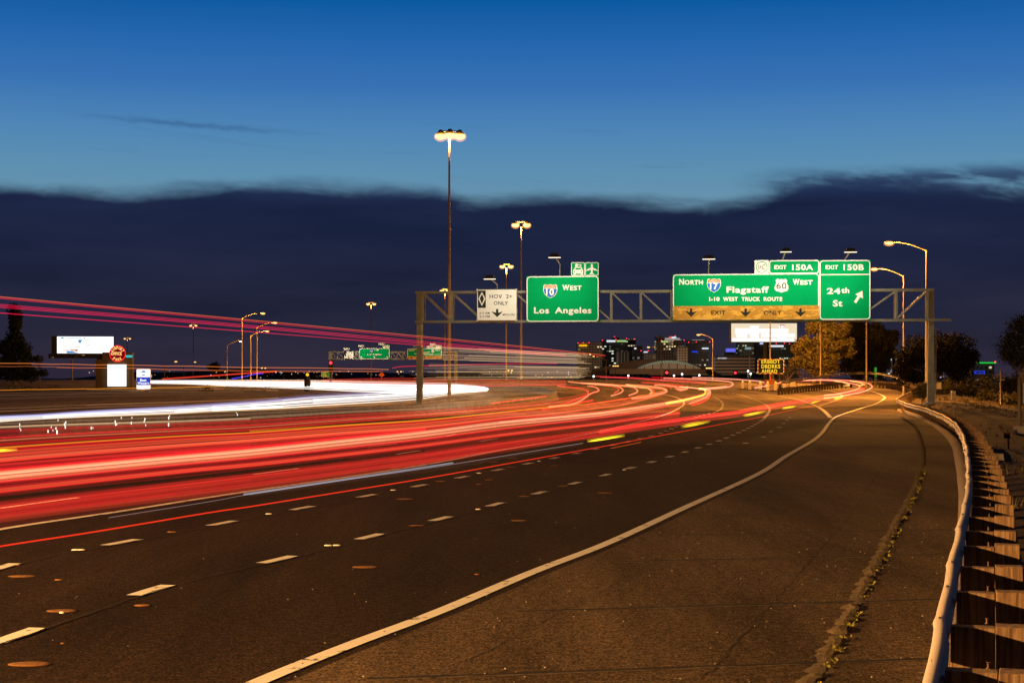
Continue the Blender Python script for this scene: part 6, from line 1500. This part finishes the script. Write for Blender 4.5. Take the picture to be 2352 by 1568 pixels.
# rocks
for u, v, r_, lab in ((2287,1013,.34,'pale angular rock lying on the bank behind the guardrail'), (2305,1004,.12,'small stone lying beside the angular rock')):
    Y = 52; p = ray(u, v, Y); p.z = ground_z(p.x, Y); mb = MB(); mb.ball(p+Vector((0, 0, r_*.3)), r_, 10, sz=(1.5, .8, .75)); rr = random.Random(u)
    mb.v = [(x+rr.uniform(-.2, .2)*r_, y+rr.uniform(-.2, .2)*r_, z+rr.uniform(-.22, .22)*r_) for x, y, z in mb.v]; mb.sm = [False]*len(mb.sm); tag(mb.build('rock', MA['rock']), lab, 'rock')
# roadside furniture on the bank
def upright(name, u, v0, v1, Y, w, d, m_, lab, cat):
    a = ray(u, v0, Y); b = ray(u, v1, Y); zb = min(b.z, ground_z(b.x, Y)); e = empty(name, Vector((b.x, Y, zb)), lab, cat)
    mb = MB(); mb.box((b.x, Y, (a.z+b.z)/2), (w, d, a.z-b.z)); o = mb.build('box', m_, e); bev(o)
    mb = MB(); mb.tube([(b.x, Y+d*.3, zb-.3), (b.x, Y+d*.3, b.z+.05)], .05, 6); mb.build('post', MA['dark'], e)
    return e
upright('utility_cabinet', 2189.5, 897.7, 922, 128, .33, .3, mat('cabinet_grey', (.22, .24, .26), .5, .3), 'small grey utility cabinet on a post right of the gantry', 'cabinet')
upright('utility_box', 2156, 878, 893, 140, .40, .4, MA['concrete'], 'pale utility box on the bank beside the gantry post', 'box')
upright('utility_box', 2123.5, 885.5, 893, 138, .24, .25, MA['concrete'], 'smallest utility box left of the gantry post', 'box')
P_ = ray(2182, 894, 126); e = empty('fence_post', Vector((P_.x, 126, ground_z(P_.x, 126))), 'thin fence post with a diagonal brace left of the grey cabinet', 'post')
mb = MB(); mb.tube([(P_.x, 126, ground_z(P_.x, 126)-.2), P_], .04, 6); mb.build('upright', MA['pole'], e)
A = ray(2181, 904, 126); B = ray(2157, 924, 124); mb = MB(); mb.tube([B, A], .03, 6); mb.build('brace', MA['pole'], e)
P_ = ray(2150, 752, 116.5); e = empty('conduit_pole', Vector((P_.x, 116.5, ground_z(P_.x, 116.5))), 'thin conduit pole standing right of the right gantry post', 'pole')
mb = MB(); mb.tube([(P_.x, 116.5, ground_z(P_.x, 116.5)-.2), P_], .035, 6); mb.build('conduit', MA['pole'], e)
P_ = ray(2298, 848, 120); e = empty('marker_pole', Vector((P_.x, 120, ground_z(P_.x, 120))), 'thin pale pole with a short arm left of the low red signal', 'pole')
mb = MB(); mb.tube([(P_.x, 120, ground_z(P_.x, 120)-.2), P_], .045, 6); mb.build('pole', MA['zinc'], e); q_ = ray(2308, 872, 120); mb = MB(); mb.beam(ray(2298, 872, 120), q_, .05, .1); mb.build('arm', MA['zinc'], e)
Y = 72; PW = Plane(ray(2350, 870, Y), (1, 0, 0)); c = PW.at(2340, 960); e = empty('roadside_sign', Vector((c.x, Y, ground_z(c.x, Y))), 'pale sign on a thick post with a concrete footing at the right edge', 'road sign')
mb = MB(); PW.panel(mb, 2343, 880, 2388, 926, -.03, .03); mb.build('panel', MA['zinc'], e)
mb = MB(); zt = PW.at(2339, 866).z; mb.tube([(c.x, Y-.1, ground_z(c.x, Y)-.2), (c.x, Y-.1, zt)], .09, 8); mb.build('post', MA['pole'], e)
mb = MB(); mb.box((c.x, Y-.1, ground_z(c.x, Y)+.16), (.44, .44, .5)); mb.build('footing', MA['concrete'], e)
P_ = ray(2316, 975, 60); e = empty('stake', Vector((P_.x, 60, ground_z(P_.x, 60))), 'short dark stake with a rusty red tag on the bank', 'stake')
mb = MB(); mb.box((P_.x, 60, ground_z(P_.x, 60)+.22), (.06, .05, .6)); mb.build('stake_post', MA['wood'], e)
mb = MB(); mb.box((P_.x-.06, 59.96, ground_z(P_.x, 60)+.52), (.24, .03, .22)); mb.build('tag_plate', mat('rust', (.05, .014, .008), .9), e)
# traffic drum and beacon in the infield
P_ = at_uY(706, 190); e = empty('crash_barrel', P_, 'tall dark marker barrel with an amber top between the white trails', 'barrel')
mb = MB(); mb.tube([P_, P_+Vector((0, 0, 1.5)), P_+Vector((0, 0, 2.1))], [.42, .40, .25], 10); mb.build('body', MA['dark'], e)
mb = MB(); mb.ball(P_+Vector((0, 0, 2.3)), .2, 8); mb.build('flasher', MA['amber'], e)
